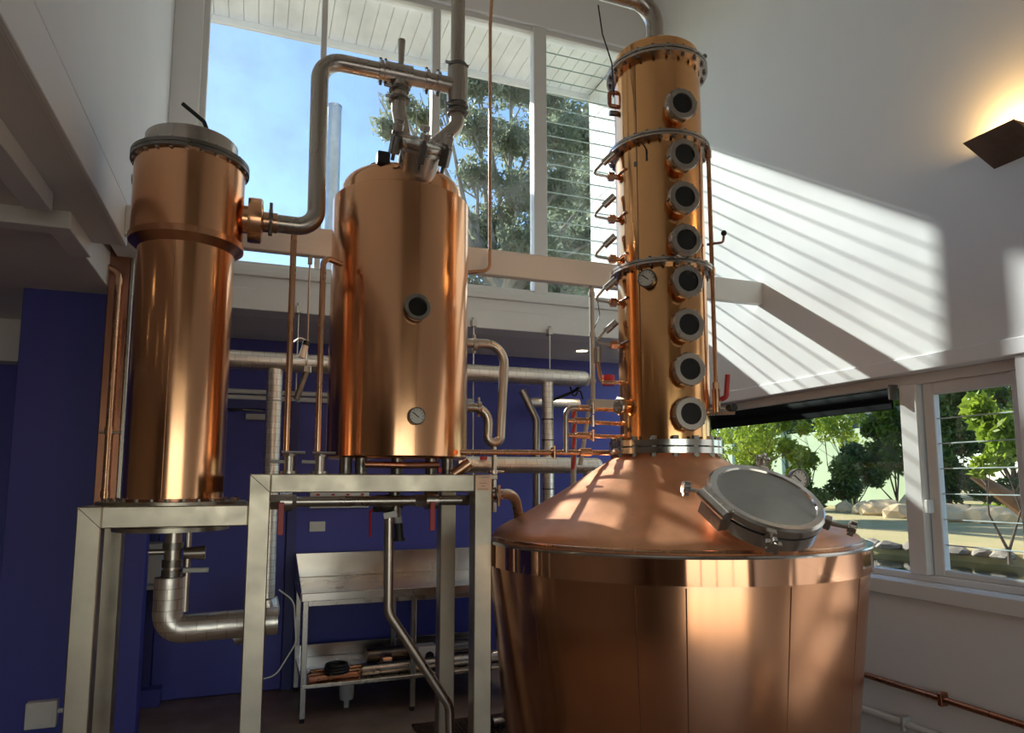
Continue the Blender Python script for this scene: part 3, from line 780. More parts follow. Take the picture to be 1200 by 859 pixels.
# shoulder
rn = 0.255; z_n = zz(1.806)
cp = [(RP-0.028, z_rim)]
cb = RP-0.035
cp += [(cb, z_rim+0.012), (cb-0.012, z_rim+0.03), (cb-0.04, z_rim+0.052)]
n_ = 10
for i in range(1, n_+1):
    t = i/n_
    r_ = (cb-0.04)*(1-t) + rn*t
    zc = (z_rim+0.052)*(1-t) + z_n*t - 0.012*math.sin(math.pi*t)
    cp.append((r_, zc))
cp += [(rn-0.03, z_n+0.03)]
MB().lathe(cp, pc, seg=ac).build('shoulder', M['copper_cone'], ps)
MB().torus((pc[0], pc[1], z_rim+0.010), (0,0,1), cb+0.002, 0.007, 128, 8).build('shoulder_bead', M['copper_pipe'], ps)
def flange_pair(zc, R, r0, m, t=0.020, gap=0.006, nb=16, br=0.012, bh=0.04):
    mb = MB().lathe([(r0, zc-gap/2-t), (R, zc-gap/2-t), (R, zc-gap/2), (r0, zc-gap/2), (r0, zc-gap/2-t)], pc, seg=80)
    mb.lathe([(r0, zc+gap/2), (R, zc+gap/2), (R, zc+gap/2+t), (r0, zc+gap/2+t), (r0, zc+gap/2)], pc, seg=80)
    o = mb.build('column_flange', m, ps)
    b = bolt_circle((pc[0], pc[1], zc), (R+r0)/2+0.012, nb, br, bh).build('flange_bolts', M['steel_dark'], o, 0); b['kind'] = 'stuff'
    return o
rc = 0.214
zF0, zF3, zF2, zF1 = zz(1.850), zz(2.681), zz(3.279), zz(3.688)
flange_pair(zF0, 0.270, rc-0.02, M['steel_bright'], 0.027, 0.007, 16, 0.016, 0.048)
MB().lathe([(rn-0.02, z_n-0.02), (0.235, zF0-0.02)], pc, seg=64).build('neck', M['copper_cone'], ps)
MB().lathe([(rc, zF0+0.02), (rc, zF3-0.01)], pc, seg=80).build('column_section', M['copper_col'], ps)
MB().lathe([(rc, zF3+0.01), (rc, zF2-0.01)], pc, seg=80).build('column_section', M['copper_col'], ps)
MB().lathe([(rc, zF2+0.01), (rc, zF1-0.01)], pc, seg=80).build('column_section', M['copper_col'], ps)
for z_, rr in ((zF3, 0.250), (zF2, 0.250)):
    flange_pair(z_, rr, rc-0.02, M['steel'], 0.011, 0.004, 24, 0.008, 0.024)
flange_pair(zF1, 0.252, rc-0.02, M['steel'], 0.013, 0.005, 20, 0.009, 0.028)
MB().lathe([(rc-0.004, zF1+0.012), (rc-0.004, zF1+0.082), (rc-0.02, zF1+0.098), (0.05, zF1+0.106), (0, zF1+0.106)], pc, seg=64).build('column_cap', M['copper_col'], ps)
hk = Vector(pc) + to_right*0.225 + to_cam*0.02; hk.z = zF1
MB().path([hk, hk+Vector((0,0,0.05)), hk+Vector((0.02,0,0.075))], 0.012, 0.02).build('lifting_hook', M['steel_dark'], ps)
# column seam
ths = math.radians(-28); ds = to_cam*math.cos(ths)+to_right*math.sin(ths)
for za, zb_ in ((zF0+0.03, zF3-0.02), (zF3+0.02, zF2-0.02), (zF2+0.02, zF1-0.02)):
    a_ = Vector(pc)+ds*(rc-0.0015); a_.z = za; b_ = a_.copy(); b_.z = zb_
    MB().path([a_, b_], 0.0028, seg=6).build('seam', M['seam'], ps)
# portholes
for (x, y) in ((798, 123), (801, 182), (801, 232), (803, 282), (805, 330), (806, 381), (807, 433), (808, 485)):
    p = atD(x, y, PD-0.245)
    nrm = Vector((p.x-pc[0], p.y-pc[1], 0)).normalized()
    p0 = Vector(pc) + nrm*rc; p0.z = p.z
    s_ = MB().cyl(p0-nrm*0.02, p0+nrm*0.05, 0.056, 28).build('porthole', M['copper_col'], ps)
    MB().lathe([(0.050, 0.034), (0.0735, 0.034), (0.0755, 0.040), (0.0755, 0.068), (0.071, 0.074), (0.049, 0.074), (0.048, 0.062)], p0, nrm, 36).build('porthole_ring', M['steel'], s_)
    MB().cyl(p0+nrm*0.05, p0+nrm*0.064, 0.0495, 32).build('porthole_glass', M['dark_glass'], s_)
    mb = bolt_circle(p0+nrm*0.054, 0.0745, 8, 0.005, 0.014, 0.2, nrm); mb.build('ring_bolts', M['steel_dark'], s_, 0)['kind'] = 'stuff'
# sample taps on the left flank
left_dir = (-to_right*0.93 + to_cam*0.36).normalized()
for i, y in enumerate((206, 256, 303, 354, 404)):
    p = atD(735, y, PD-0.08); z_ = p.z
    p0 = Vector(pc) + left_dir*(rc-0.01); p0.z = z_
    tp = MB().path([p0, p0+left_dir*0.0650], 0.0130, seg=12).build('sample_tap', M['copper_pipe'], ps)
    MB().cyl(p0+left_dir*0.0286, p0+left_dir*0.0585, 0.0221, 6).build('tap_nut', M['copper_pipe'], tp)
    q = p0+left_dir*0.0585
    MB().path([q, q+left_dir*0.0780+Vector((0,0,0.0104)), q+left_dir*0.0260+Vector((0,0,0.0715))], 0.0065, 0.0104, 8).build('tap_stem', M['steel'], tp)
    h0 = q+left_dir*0.0260+Vector((0,0,0.0650))
    MB().cyl(h0, h0 - left_dir*0.0585 + to_cam*0.0260 + Vector((0,0,0.0455)), 0.0169, 12).build('tap_handle', M['steel'], tp)
    fdir = (-to_right*0.72+to_cam*0.70).normalized()
    g0 = Vector(pc)+fdir*(rc+0.006); g0.z = z_+0.006
    g1 = Vector(pc)+left_dir*(rc+0.006); g1.z = z_
    MB().path([g0, g1], 0.006, seg=8).build('feed_tube', M['copper_pipe'], tp)
# small elbow fitting near the top, left
p0 = Vector(pc)+left_dir*(rc-0.01); p0.z = atD(722, 118, PD).z
MB().path([p0, p0+left_dir*0.045, p0+left_dir*0.045+Vector((0,0,-0.07)), p0+left_dir*0.0+Vector((0,0,-0.075))], 0.011, 0.012, 10).build('elbow_fitting', M['copper_dull'], ps)
p0.z -= 0.11
MB().cyl(p0, p0+left_dir*0.045, 0.014, 12).build('plug', M['steel_dark'], ps)
# dark stickers on the copper
for (x, y, sx, sy) in ((745, 192, 0.010, 0.012), (758, 187, 0.006, 0.007)):
    p, nr = radial(Vector(pc), rc, x, y)
    u_ = nr.cross(Vector((0,0,1))).normalized()
    MB().obox(p, u_, nr, (0,0,1), sx, 0.002, sy).build('sticker', M['steel_dark'], ps)
p, nr = radial(Vector(pc), rc, 758, 187)
MB().path([p+nr*0.002, p+nr*0.01+Vector((0,0,0.05)), p+nr*0.004+Vector((-0.03,0.0,0.085))], 0.003, 0.02, 6).build('probe_lead', M['black'], ps)
# thermometer and low sight port
p, nr = radial(Vector(pc), rc, 760, 328)
dial(ps, p, nr, 0.043, 0.045)
lp = atD(736, 479, PD-0.02)
pl0 = Vector(pc)+left_dir*(rc-0.01); pl0.z = lp.z
ldir = (-to_right*0.80+to_cam*0.6).normalized()
s_ = MB().cyl(Vector((pc[0], pc[1], lp.z))+ldir*(rc-0.02), Vector((pc[0], pc[1], lp.z))+ldir*(rc+0.045), 0.030, 24).build('side_port', M['copper_col'], ps)
MB().lathe([(0, 0.045), (0.040, 0.03), (0.042, 0.034), (0.042, 0.056), (0.036, 0.06), (0.026, 0.06), (0.025, 0.052), (0, 0.052)], Vector((pc[0], pc[1], lp.z))+ldir*(rc-0.005), ldir, 8).build('hex_cap', M['steel_bright'], s_)
# gauge and small pressure fitting low on the left
q = at(718, 430, 3.05)
pg = MB().path([Vector((pc[0], pc[1], at(722, 452, 3.0).z))+left_dir*(rc-0.01), Vector((pc[0], pc[1], at(722, 452, 3.0).z))+left_dir*(rc+0.10), Vector((pc[0], pc[1], at(722, 430, 3.0).z))+left_dir*(rc+0.115)], 0.009, 0.02, 10).build('sensor_pipe', M['copper_pipe'], ps)
c0 = Vector((pc[0], pc[1], at(722, 430, 3.0).z))+left_dir*(rc+0.115)
MB().cyl(c0, c0+Vector((0,0,0.075)), 0.019, 16).build('sensor_body', M['steel'], pg)
# right-hand sampling tube with valves
rd = (to_right*0.97 + to_cam*0.2).normalized()
def rpt(y, r=rc+0.03):
    v = Vector(pc)+rd*r; v.z = atD(824, y, PD).z; return v
rt = MB().path([rpt(178), rpt(462)], 0.0105, seg=12).build('riser_tube', M['copper_pipe'], ps)
for y in (186, 322, 455):
    MB().cyl(rpt(y)-Vector((0,0,0.02)), rpt(y)+Vector((0,0,0.02)), 0.015, 6).build('compression_nut', M['copper_pipe'], rt)
p = rpt(290)
o = MB().path([p-rd*0.02, p+rd*0.055, p+rd*0.06+Vector((0,0,0.04))], 0.006, 0.012, 8).build('ball_valve', M['copper_dull'], rt)
MB().sphere(p+rd*0.06+Vector((0,0,0.045)), 0.014).build('ball_knob', M['black'], o)
p = rpt(470)
o = MB().cyl(p+Vector((0,0,-0.06)), p+Vector((0,0,0.05)), 0.019, 12).build('ball_valve', M['copper_pipe'], rt)
MB().path([p+rd*0.02, p+rd*0.045+Vector((0,0,0.01)), p+rd*0.055+Vector((0,0,0.115))], 0.012, 0.02, 10).build('red_lever', M['red'], o)
p = rpt(484)
o = MB().cyl(p-rd*0.04, p+rd*0.08, 0.016, 12).build('outlet_spigot', M['steel'], rt)
MB().cyl(p+rd*0.055+Vector((0,0,0.015)), p+rd*0.075+to_cam*0.03+Vector((0,0,0.015)), 0.019, 14).build('outlet_cap', M['black'], o)

# ---- manway on the shoulder
def cone_at(x, y):
    d = ray(x, y)
    t = 1.5
    sl = (z_n-(z_rim+0.052))/((cb-0.04)-rn)
    while t < 6:
        p = _c + d*t
        rho = math.hypot(p.x-pc[0], p.y-pc[1])
        if rho < RP and p.z <= (z_rim+0.052) + ((cb-0.04)-rho)*sl: return p, sl
        t += 0.002
pm, sl = cone_at(886, 612)
er = Vector((pm.x-pc[0], pm.y-pc[1], 0)).normalized()
nm = (er*sl + Vector((0,0,1))).normalized()
nm = (nm*0.95 + er*0.06).normalized()
RM = 0.214
nk = MB().lathe([(RM-0.03, -0.12), (RM-0.03, 0.055)], pm, nm, 56).build('manway_neck', M['copper_cone'], ps)
MB().lathe([(RM-0.035, 0.035), (RM, 0.035), (RM, 0.082), (RM-0.02, 0.084)], pm, nm, 64).build('manway_collar', M['steel_bright'], nk)
MB().lathe([(RM-0.01, 0.082), (RM-0.006, 0.082), (RM-0.006, 0.092), (RM-0.01, 0.092)], pm, nm, 64).build('gasket', M['black'], nk)
lid = MB().lathe([(RM-0.032, 0.092), (RM+0.002, 0.092), (RM+0.004, 0.100), (RM+0.002, 0.118), (RM-0.008, 0.126), (RM-0.030, 0.126), (RM-0.034, 0.118)], pm, nm, 64).build('manway_lid', M['steel_bright'], ps)
MB().cyl(pm+nm*0.10, pm+nm*0.119, RM-0.031, 64).build('lid_glass', M['manway_glass'], lid)
ud = nm.cross(Vector((0,0,1))).normalized(); vd = ud.cross(nm).normalized()     # ud: sideways, vd: uphill
if ud.dot(to_right) < 0: ud = -ud
def mang(a):
    return ud*math.cos(math.radians(a)) + vd*math.sin(math.radians(a))
for a, kind in ((168, 'knob'), (243, 'knob'), (322, 'knob'), (60, 'knob')):
    d_ = mang(a); tdir = d_.cross(nm)
    c0 = pm+nm*0.10+d_*(RM+0.004)
    cl_ = MB().obox(c0+d_*0.008, d_, nm, tdir, 0.012, 0.022, 0.018).build('clamp_lug', M['steel'], nk)
    e = c0+d_*0.085+nm*0.012
    MB().path([c0+d_*0.01, e], 0.008, seg=10).build('swing_bolt', M['steel'], cl_)
    kn = MB()
    # star knob: five lobes round the bolt
    kn.cyl(e-d_*0.012, e+d_*0.016, 0.018, 14)
    for j in range(5):
        b_ = math.radians(72*j)
        kn.cyl(e-d_*0.008+(nm*math.cos(b_)+tdir*math.sin(b_))*0.020, e+d_*0.012+(nm*math.cos(b_)+tdir*math.sin(b_))*0.020, 0.0095, 10)
    kn.build('star_knob', M['steel_bright'], cl_)
hd = mang(190); c0 = pm+nm*0.085+hd*(RM+0.012)
th_ = hd.cross(nm)
hg = MB().obox(c0, hd, nm, th_, 0.022, 0.045, 0.062).build('hinge', M['steel'], nk)
MB().cyl(c0+nm*0.03-th_*0.075+hd*0.02, c0+nm*0.03+th_*0.075+hd*0.02, 0.019, 14).build('hinge_pin', M['steel_bright'], hg)
# gauge on the far side of the manway
p, _s = cone_at(905, 572)
gp = atD(931, 562, PD-0.05)
g = MB().path([Vector((gp.x, gp.y, zz(1.55))), gp], 0.012, seg=10).build('gauge_stem', M['copper_pipe'], ps)
dial(ps, gp+to_cam*0.0, (to_cam*0.9+to_right*0.45).normalized(), 0.047, 0.045, 'pressure_gauge')
MB().obox(gp - to_right*0.07 + Vector((0,0,0.008)), to_right, to_cam, (0,0,1), 0.04, 0.012, 0.010).build('red_handle', M['red'], ps)

# ---- vapour pipe leaving the column top
tpz = at(738, 2, PC.y).z
tp = thing('column_vapour_pipe', 'steel pipe bending from the column cap away under the ceiling', 'pipe', (pc[0], pc[1], zF1+0.085))
MB().path([(pc[0], pc[1], zF1+0.10), (pc[0], pc[1], tpz+0.02), (pc[0]-2.0, pc[1], tpz+0.02), (pc[0]-2.0, pc[1], 6.44)], 0.046, 0.13, 22, 10).build('tube', M['steel'], tp)
MB().cyl((pc[0], pc[1], zF1+0.104), (pc[0], pc[1], zF1+0.12), 0.07, 24).build('ferrule', M['steel'], tp)
cb_ = thing('probe_cable', 'thin black cable hanging from the column pipe to its top flange', 'cable', at(701, 8, PC.y-0.06))
MB().path([at(701, 6, PC.y-0.05), at(706, 40, PC.y-0.05), at(717, 74, PC.y-0.06), at(719, 112, PC.y-0.1)], 0.0035, 0.06, 6).build('lead', M['black'], cb_)
# ================================================================== INSULATED PIPES
yP = 5.0
Q = lambda x, y: at(x, y, yP)
zh1 = Q(500, 434).z
ip = thing('insulated_pipe', 'long foil wrapped pipe hung level across the room under the bulkhead', 'pipe', Q(450, 434))
foil_pipe('foil_jacket', [(Q(205, 425).x, yP, zh1), (Q(683, 446).x, yP, zh1)], 0.066, ip)
MB().sphere((Q(683, 446).x, yP, zh1), 0.0655, 20, 10).build('end_cap', M['foil'], ip)
iv = thing('insulated_pipe', 'foil wrapped pipe dropping from the hung pipe behind the two stand heights', 'pipe', Q(320, 560))
xv1 = Q(320, 500).x
foil_pipe('foil_jacket', [(xv1, yP, zh1-0.055), (xv1, yP, Q(316, 700).z)], 0.052, iv)
for y in (540, 470):
    MB().ring((xv1, yP, Q(320, y).z), (0,0,1), 0.051, 0.056, 0.012, 24).build('strap', M['plastic_grey'], iv)
foil_pipe('foil_elbow', [(xv1, yP, Q(316, 702).z), (xv1+0.03, yP, Q(316, 722).z), (xv1-0.2, yP, Q(316, 742).z)], 0.07, iv)
iv = thing('insulated_pipe', 'foil wrapped vertical pipe with black ties between wide tank and pot still', 'pipe', Q(640, 560))
xv2 = Q(641, 540).x
foil_pipe('foil_jacket', [(xv2, yP-0.02, zh1-0.05), (xv2, yP-0.02, 0.0)], 0.046, iv)
for y in (492, 516, 545, 573):
    MB().ring((xv2, yP-0.02, Q(641, y).z), (0,0,1), 0.045, 0.050, 0.008, 24).build('cable_tie', M['black'], iv)
iv2 = thing('steel_pipe', 'slim steel pipe running beside the foil pipe with black ties', 'pipe', Q(652, 600))
MB().path([(Q(618, 455).x, yP+0.12, Q(618, 455).z), (Q(634, 490).x, yP+0.10, Q(634, 490).z), (Q(634, 500).x, yP+0.1, 0.0)], 0.030, 0.1, 14).build('tube', M['steel'], iv2)
h2 = thing('insulated_pipe', 'foil wrapped pipe level with the stand top running to the pot still', 'pipe', at(620, 545, 4.3))
zH2 = at(620, 545, 4.3).z
foil_pipe('foil_jacket', [(at(535, 545, 4.3).x, 4.3, zH2), (at(698, 545, 4.3).x, 4.3, zH2)], 0.054, h2)
MB().sphere((at(698, 545, 4.3).x, 4.3, zH2), 0.0535, 20, 10).build('end_cap', M['foil'], h2)
MB().cyl((at(690, 545, 4.3).x, 4.3, 0), (at(690, 545, 4.3).x, 4.3, zH2), 0.042, 20).build('drop_leg', M['foil'], h2)
MB().box(at(562, 537, 4.25).x, at(570, 537, 4.25).x, 4.23, 4.25, at(566, 539, 4.25).z, at(566, 535, 4.25).z).build('red_tag', M['red'], h2)
h3 = thing('insulated_pipe', 'short foil pipe near the blue wall behind the slim riser', 'pipe', at(650, 473, 5.9))
foil_pipe('foil_jacket', [at(620, 472, 5.9), at(678, 474, 5.9)], 0.05, h3)
MB().box(at(650, 473, 5.9).x-0.02, at(650, 473, 5.9).x+0.02, 5.9, YB, at(650, 473, 5.9).z-0.02, at(650, 473, 5.9).z+0.02).build('wall_bracket', M['steel'], h3)
for i, (x, yt, yb) in enumerate(((555, 378, 560), (644, 388, 436), (350, 362, 470))):
    r_ = thing('threaded_rod', ('thin hanger rod on the bulkhead beside the wide tank', 'thin hanger rod on the bulkhead over the foil pipe end', 'thin hanger rod on the bulkhead between both vessels')[i], 'rod', at(x, yt, 5.06))
    a_ = at(x, yt, 5.065)
    MB().path([a_, Vector((a_.x, a_.y, at(x, yb, 5.065).z))], 0.006, seg=8).build('rod', M['steel'], r_)
    MB().box(a_.x-0.018, a_.x+0.018, 5.04, 5.098, a_.z-0.035, a_.z+0.02).build('hanger_bracket', M['steel'], r_)
    MB().cyl((a_.x, 5.065, a_.z+0.02), (a_.x, 5.065, a_.z+0.04), 0.014, 6).build('hanger_nut', M['steel'], r_)

# ================================================================== SMALL PIPES ROUND THE TANKS
def standpipe(label, pts, Y, px, ytop, r=0.0125):
    s_ = thing('standpipe', label, 'pipe', at(px, 548, Y))
    MB().path(pts, r, 0.035, 12).build('tube', M['copper_pipe'], s_)
    b_ = at(px, 548, Y)
    v_ = MB().cyl((b_.x, Y, ZM+0.002), (b_.x, Y, ZM+0.075), 0.020, 14).build('valve_body', M['steel'], s_)
    MB().cyl((b_.x, Y, ZM+0.001), (b_.x, Y, ZM+0.012), 0.034, 16).build('foot_flange', M['steel'], s_)
    MB().cyl((b_.x, Y, ZM+0.072), (b_.x, Y, ZM+0.088), 0.026, 8).build('union_nut', M['steel'], s_)
    MB().path([(b_.x-0.03, Y-0.02, ZM+0.085), (b_.x+0.06, Y-0.02, ZM+0.085)], 0.006, seg=8).build('wing_handle', M['steel'], v_)
    MB().path([(b_.x-0.07, Y-0.005, ZM+0.05), (b_.x, Y-0.005, ZM+0.048)], 0.007, seg=8).build('side_spigot', M['plastic_grey'], v_)
    return s_
Y1 = 2.92
a_ = at(340, 400, Y1)
standpipe('slim copper standpipe between the condenser and the wide tank, joining the vapour pipe', [(a_.x, Y1, at(344, 276, Y1).z), (a_.x, Y1, ZM+0.08)], Y1, 338.5, 276)
a_ = at(376, 400, Y1)
standpipe('slim copper standpipe bent over into the flank of the wide tank', [(a_.x+0.08, Y1+0.06, at(383, 302, Y1).z), (a_.x, Y1, at(383, 302, Y1).z), (a_.x, Y1, ZM+0.08)], Y1, 374.5, 302)
bp_ = thing('copper_tube', 'thin tube running down in front of the tie beam to the wide tank', 'tube', at(574, 300, 3.78))
MB().path([at(585, -25, 3.78), at(576, 2, 3.78), at(574.5, 30, 3.78), at(574, 317, 3.78), at(548, 319, 3.78)], 0.0105, 0.05, 10).build('tube', M['copper_pipe'], bp_)
cd = thing('conduit', 'grey conduit hanging below the tie beam behind the copper column', 'conduit', at(694, 340, 3.85))
x_ = at(694, 400, 3.85).x
MB().path([(x_, 3.85, 2.93), (x_, 3.85, at(694, 474, 3.85).z)], 0.0155, seg=14).build('tube', M['plastic_grey'], cd)
for y in (345, 392, 447):
    MB().cyl((x_, 3.85, at(694, y, 3.85).z-0.012), (x_, 3.85, at(694, y, 3.85).z+0.012), 0.021, 14).build('coupling', M['plastic_grey'], cd)
MB().box(x_-0.02, x_+0.14, 3.83, 3.90, at(700, 480, 3.85).z, at(700, 468, 3.85).z).build('junction_tray', M['plastic_grey'], cd)
MB().path([at(700, 350, 3.84), at(703, 370, 3.84), at(695, 388, 3.84)], 0.003, 0.05, 6).build('loose_cable', M['black'], cd)
MB().cyl(at(713, 440, 3.86), at(713, 452, 3.86), 0.04, 14).build('isolator_knob', M['red'], cd)
MB().path([at(692, 470, 3.9), at(680, 545, 3.9)], 0.014, seg=10).build('brace', M['plastic_grey'], cd)
cb2 = thing('black_cable', 'black cables sagging under the hung foil pipe near the column', 'cable', at(670, 462, 5.2))
MB().path([at(645, 470, 5.2), at(672, 459, 5.1), at(684, 450, 5.0)], 0.012, 0.1, 8).build('cable', M['black'], cb2)
MB().path([at(668, 452, 5.15), at(673, 470, 5.15), at(679, 452, 5.15), at(683, 468, 5.15)], 0.008, 0.05, 8).build('cable_loop', M['black'], cb2)

# manifold beside the column
yM = 2.98
mf = thing('pipe_manifold', 'copper and steel manifold with four taps feeding the base of the column', 'pipework', at(663, 530, yM))
W = lambda x, y: at(x, y, yM)
MB().path([W(663, 530), W(663, 478), W(680, 478)], 0.0135, 0.05, 14).build('riser', M['steel'], mf)
for i, (y0, y1) in enumerate(((478, 481), (493, 497), (510, 512))):
    r_ = MB().path([W(664, y0), W(730, y1)], 0.0095, seg=12).build('rail', M['copper_pipe'], mf)
    MB().cyl(W(675, y0), W(690, y0+0.5), 0.0155, 12).build('sleeve', M['copper_pipe'], r_)
    c = W(693, y0+0.6)
    MB().cyl(c-Vector((0.006,0,0)), c+Vector((0.006,0,0)), 0.022, 12).build('union', M['steel_bright'] if i < 2 else M['copper_pipe'], r_)
    MB().cyl(c+Vector((0,-0.02,-0.028)), c+Vector((0,-0.02,0.028)), 0.007, 8).build('tap_handle', M['steel_bright'] if i < 2 else M['copper_pipe'], r_)
r_ = MB().path([W(540, 530), W(722, 530.5)], 0.0125, seg=12).build('main_rail', M['copper_pipe'], mf)
MB().cyl(W(679, 530), W(692, 530), 0.020, 12).build('sleeve', M['copper_pipe'], r_)
c = W(648, 530); MB().cyl(c-Vector((0.006,0,0)), c+Vector((0.006,0,0)), 0.024, 12).build('union', M['copper_pipe'], r_)
MB().cyl(c+Vector((0,-0.02,-0.03)), c+Vector((0,-0.02,0.03)), 0.007, 8).build('tap_handle', M['copper_pipe'], r_)
hs = thing('braided_hose', 'white and red striped hose hanging behind the pipe manifold', 'hose', at(672, 600, 3.95))
MB().path([at(673, 480, 3.95), at(672, 555, 3.95), at(671, 640, 3.95)], 0.018, 0.2, 12).build('hose', M['plastic_grey'], hs)
for a_, b_ in ((482, 490), (497, 507), (513, 526), (533, 550)):
    MB().path([at(673.5, a_, 3.925), at(671.5, b_, 3.925)], 0.0095, seg=8).build('red_stripe', M['red'], hs)

# horizontal steel pipe below the taller stand's beam
yH = 3.02
Hh = lambda x, y: at(x, y, yH)
hp = thing('process_pipe', 'steel pipe with hex unions and red levers slung under the taller stand', 'pipe', Hh(450, 587))
zH = Hh(450, 587).z
hx = lambda x: (Hh(x, 587).x, yH, zH)
MB().path([hx(300), hx(572)], 0.0215, seg=18).build('tube', M['steel'], hp)
for x0, x1, r_, sg in ((317, 328, 0.034, 6), (328, 342, 0.039, 18), (342, 347, 0.033, 6), (486, 498, 0.030, 6), (498, 512, 0.038, 18), (540, 546, 0.026, 6)):
    MB().cyl(hx(x0), hx(x1), r_, sg).build('union', M['steel'], hp)
for x, y0, y1 in ((329, 597, 626), (504, 596, 621)):
    a_, b_ = Hh(x, y0), Hh(x, y1)
    MB().box(a_.x-0.011, a_.x+0.011, yH-0.05, yH-0.042, b_.z, a_.z+0.03).build('red_lever', M['red'], hp)
MB().path([Hh(552, 587), Hh(553, 570)], 0.014, seg=12).build('branch', M['steel'], hp)
el = thing('elbow_pipe', 'bright steel elbow dropping from the stand corner into the pot still shoulder', 'pipe', at(600, 590, 3.06))
MB().path([at(574, 580, 3.02), at(603, 578, 3.06), at(608, 606, 3.10)], 0.024, 0.075, 18).build('tube', M['steel'], el)
c = at(582, 580, 3.03); MB().cyl(c-Vector((0.008,0,0)), c+Vector((0.008,0,0)), 0.036, 18).build('clamp_ring', M['steel'], el)
MB().cyl(c+Vector((0,-0.03,-0.05)), c+Vector((0,-0.03,0.045)), 0.008, 8).build('clamp_bolt', M['copper_pipe'], el)

# drain pipe with valve
yDn = 3.12
Dn = lambda x, y: at(x, y, yDn)
dp = thing('drain_pipe', 'steel drain pipe angled down from a dark valve under the taller stand', 'pipe', (Dn(530, 858).x, yDn, 0))
e_ = Dn(530, 850)
MB().path([Dn(456, 600), Dn(455, 718), Dn(527, 828), (e_.x+0.003, yDn, 0.0)], 0.0215, 0.09, 18).build('tube', M['steel'], dp)
vb = MB().sphere(Dn(454, 590), 0.042, 16, 10).build('valve_body', M['steel_dark'], dp)
MB().cyl(Dn(462, 577)+Vector((0,0,0.06)), Dn(463, 606), 0.026, 14).build('valve_bonnet', M['steel_dark'], dp)
MB().cyl(Dn(440, 588), Dn(472, 588), 0.030, 8).build('valve_hex', M['steel_dark'], dp)
MB().cyl(Dn(437, 597), Dn(461, 597), 0.012, 8).build('valve_stem', M['black'], dp)
MB().path([Dn(442, 596), Dn(434, 598), Dn(433.5, 629)]+[], 0.0055, 0.03, 8).build('red_lever', M['red'], dp)
MB().obox(Dn(456, 603)+Vector((0,-0.03,0)), (0.97,0,0.2), (0,1,0), (-0.2,0,0.97), 0.030, 0.001, 0.013).build('white_tag', M['plastic_white'], dp)
MB().cyl(Dn(466, 604), Dn(467, 615), 0.017, 12).build('hose_barb', M['plastic_grey'], dp)
MB().cyl(Dn(467, 613), Dn(468, 632), 0.020, 14).build('rubber_tail', M['black'], dp)
MB().cyl(Dn(468, 630), Dn(468, 634), 0.025, 14).build('tail_lip', M['black'], dp)

# hanging rod, strut and small spot lamp by the beam
rl = thing('gas_strut', 'dark strut hanging on a thin rod from the tie beam', 'strut', at(362, 300, 3.85))
x_ = at(361.5, 360, 3.85).x
MB().path([(x_, 3.85, 2.93), (x_, 3.85, at(361, 430, 3.85).z)], 0.0055, seg=8).build('rod', M['steel'], rl)
MB().box(x_-0.012, x_+0.012, 3.835, 3.865, 2.885, 2.93).build('rod_bracket', M['steel'], rl)
MB().obox(at(360, 433, 3.85), (1,0,0), (0,1,0), (0,0,1), 0.02, 0.014, 0.02).build('clevis', M['steel_bright'], rl)
MB().cyl(at(359, 436, 3.85), at(347, 468, 3.85), 0.017, 14).build('strut_body', M['steel_dark'], rl)
sl_ = thing('spot_lamp', 'small white tube lamp with black end by the hanging rod', 'lamp', at(355, 410, 3.84))
MB().cyl(at(353, 419, 3.80), at(358, 405, 3.80), 0.017, 14).build('lamp_tube', M['plastic_white'], sl_)
MB().cyl(at(358, 405, 3.80), at(359.5, 400, 3.80), 0.020, 14).build('lamp_end', M['black'], sl_)
MB().path([at(359, 400, 3.8), at(352, 395, 3.8), at(344, 401, 3.8)], 0.004, 0.03, 8).build('lamp_cable', M['plastic_white'], sl_)

# conduits on the back wall
for i, y in enumerate((460.5, 467.5)):
    c = thing('wall_conduit', ('upper of two pale conduits along the blue back wall', 'lower of two pale conduits along the blue back wall')[i], 'conduit', at(330, y, 6.16))
    z_ = at(330, y, 6.165).z
    MB().path([(-0.9, 6.165, z_), (1.9, 6.165, z_)], 0.021, seg=12).build('tube', M['white_trim'], c)
    for x_ in (-0.4, 0.33, 1.1): MB().box(x_-0.012, x_+0.012, 6.142, 6.2, z_-0.025, z_+0.025).build('saddle', M['plastic_grey'], c)

# ================================================================== BENCH
BX0, BX1, BY0 = 0.352, 2.05, 5.262
bn = thing('steel_bench', 'stainless steel bench with splashback and slatted undershelf against the blue wall', 'bench', (1.2, 5.7, 0))
MB().box(BX0, BX1, BY0, YB-0.03, 0.868, 0.90).build('bench_top', M['bench_steel'], bn)
MB().box(BX0, BX1, BY0-0.003, BY0+0.02, 0.842, 0.899).build('front_lip', M['bench_steel'], bn)
MB().box(BX0, BX1, YB-0.06, YB-0.025, 0.90, 1.098).build('splashback', M['bench_steel'], bn)
MB().prism([(BX0-0.006, YB-0.03, 1.098), (BX0-0.006, YB-0.10, 1.098), (BX0-0.006, BY0+0.02, 0.906), (BX0-0.006, BY0, 0.842), (BX0-0.006, YB-0.03, 0.842)], (0.006, 0, 0)).build('end_panel', M['bench_steel'], bn)
for x_ in (BX0+0.01, 1.15, BX1-0.05):
    for y_ in (BY0+0.02, YB-0.12):
        l_ = MB().box(x_, x_+0.04, y_, y_+0.04, 0.03, 0.868).build('leg', M['steel'], bn)
        MB().cyl((x_+0.02, y_+0.02, 0), (x_+0.02, y_+0.02, 0.04), 0.017, 12).build('foot', M['black'], l_)
MB().box(BX0+0.02, BX1-0.02, BY0+0.01, YB-0.08, 0.235, 0.262).build('undershelf', M['bench_steel'], bn)
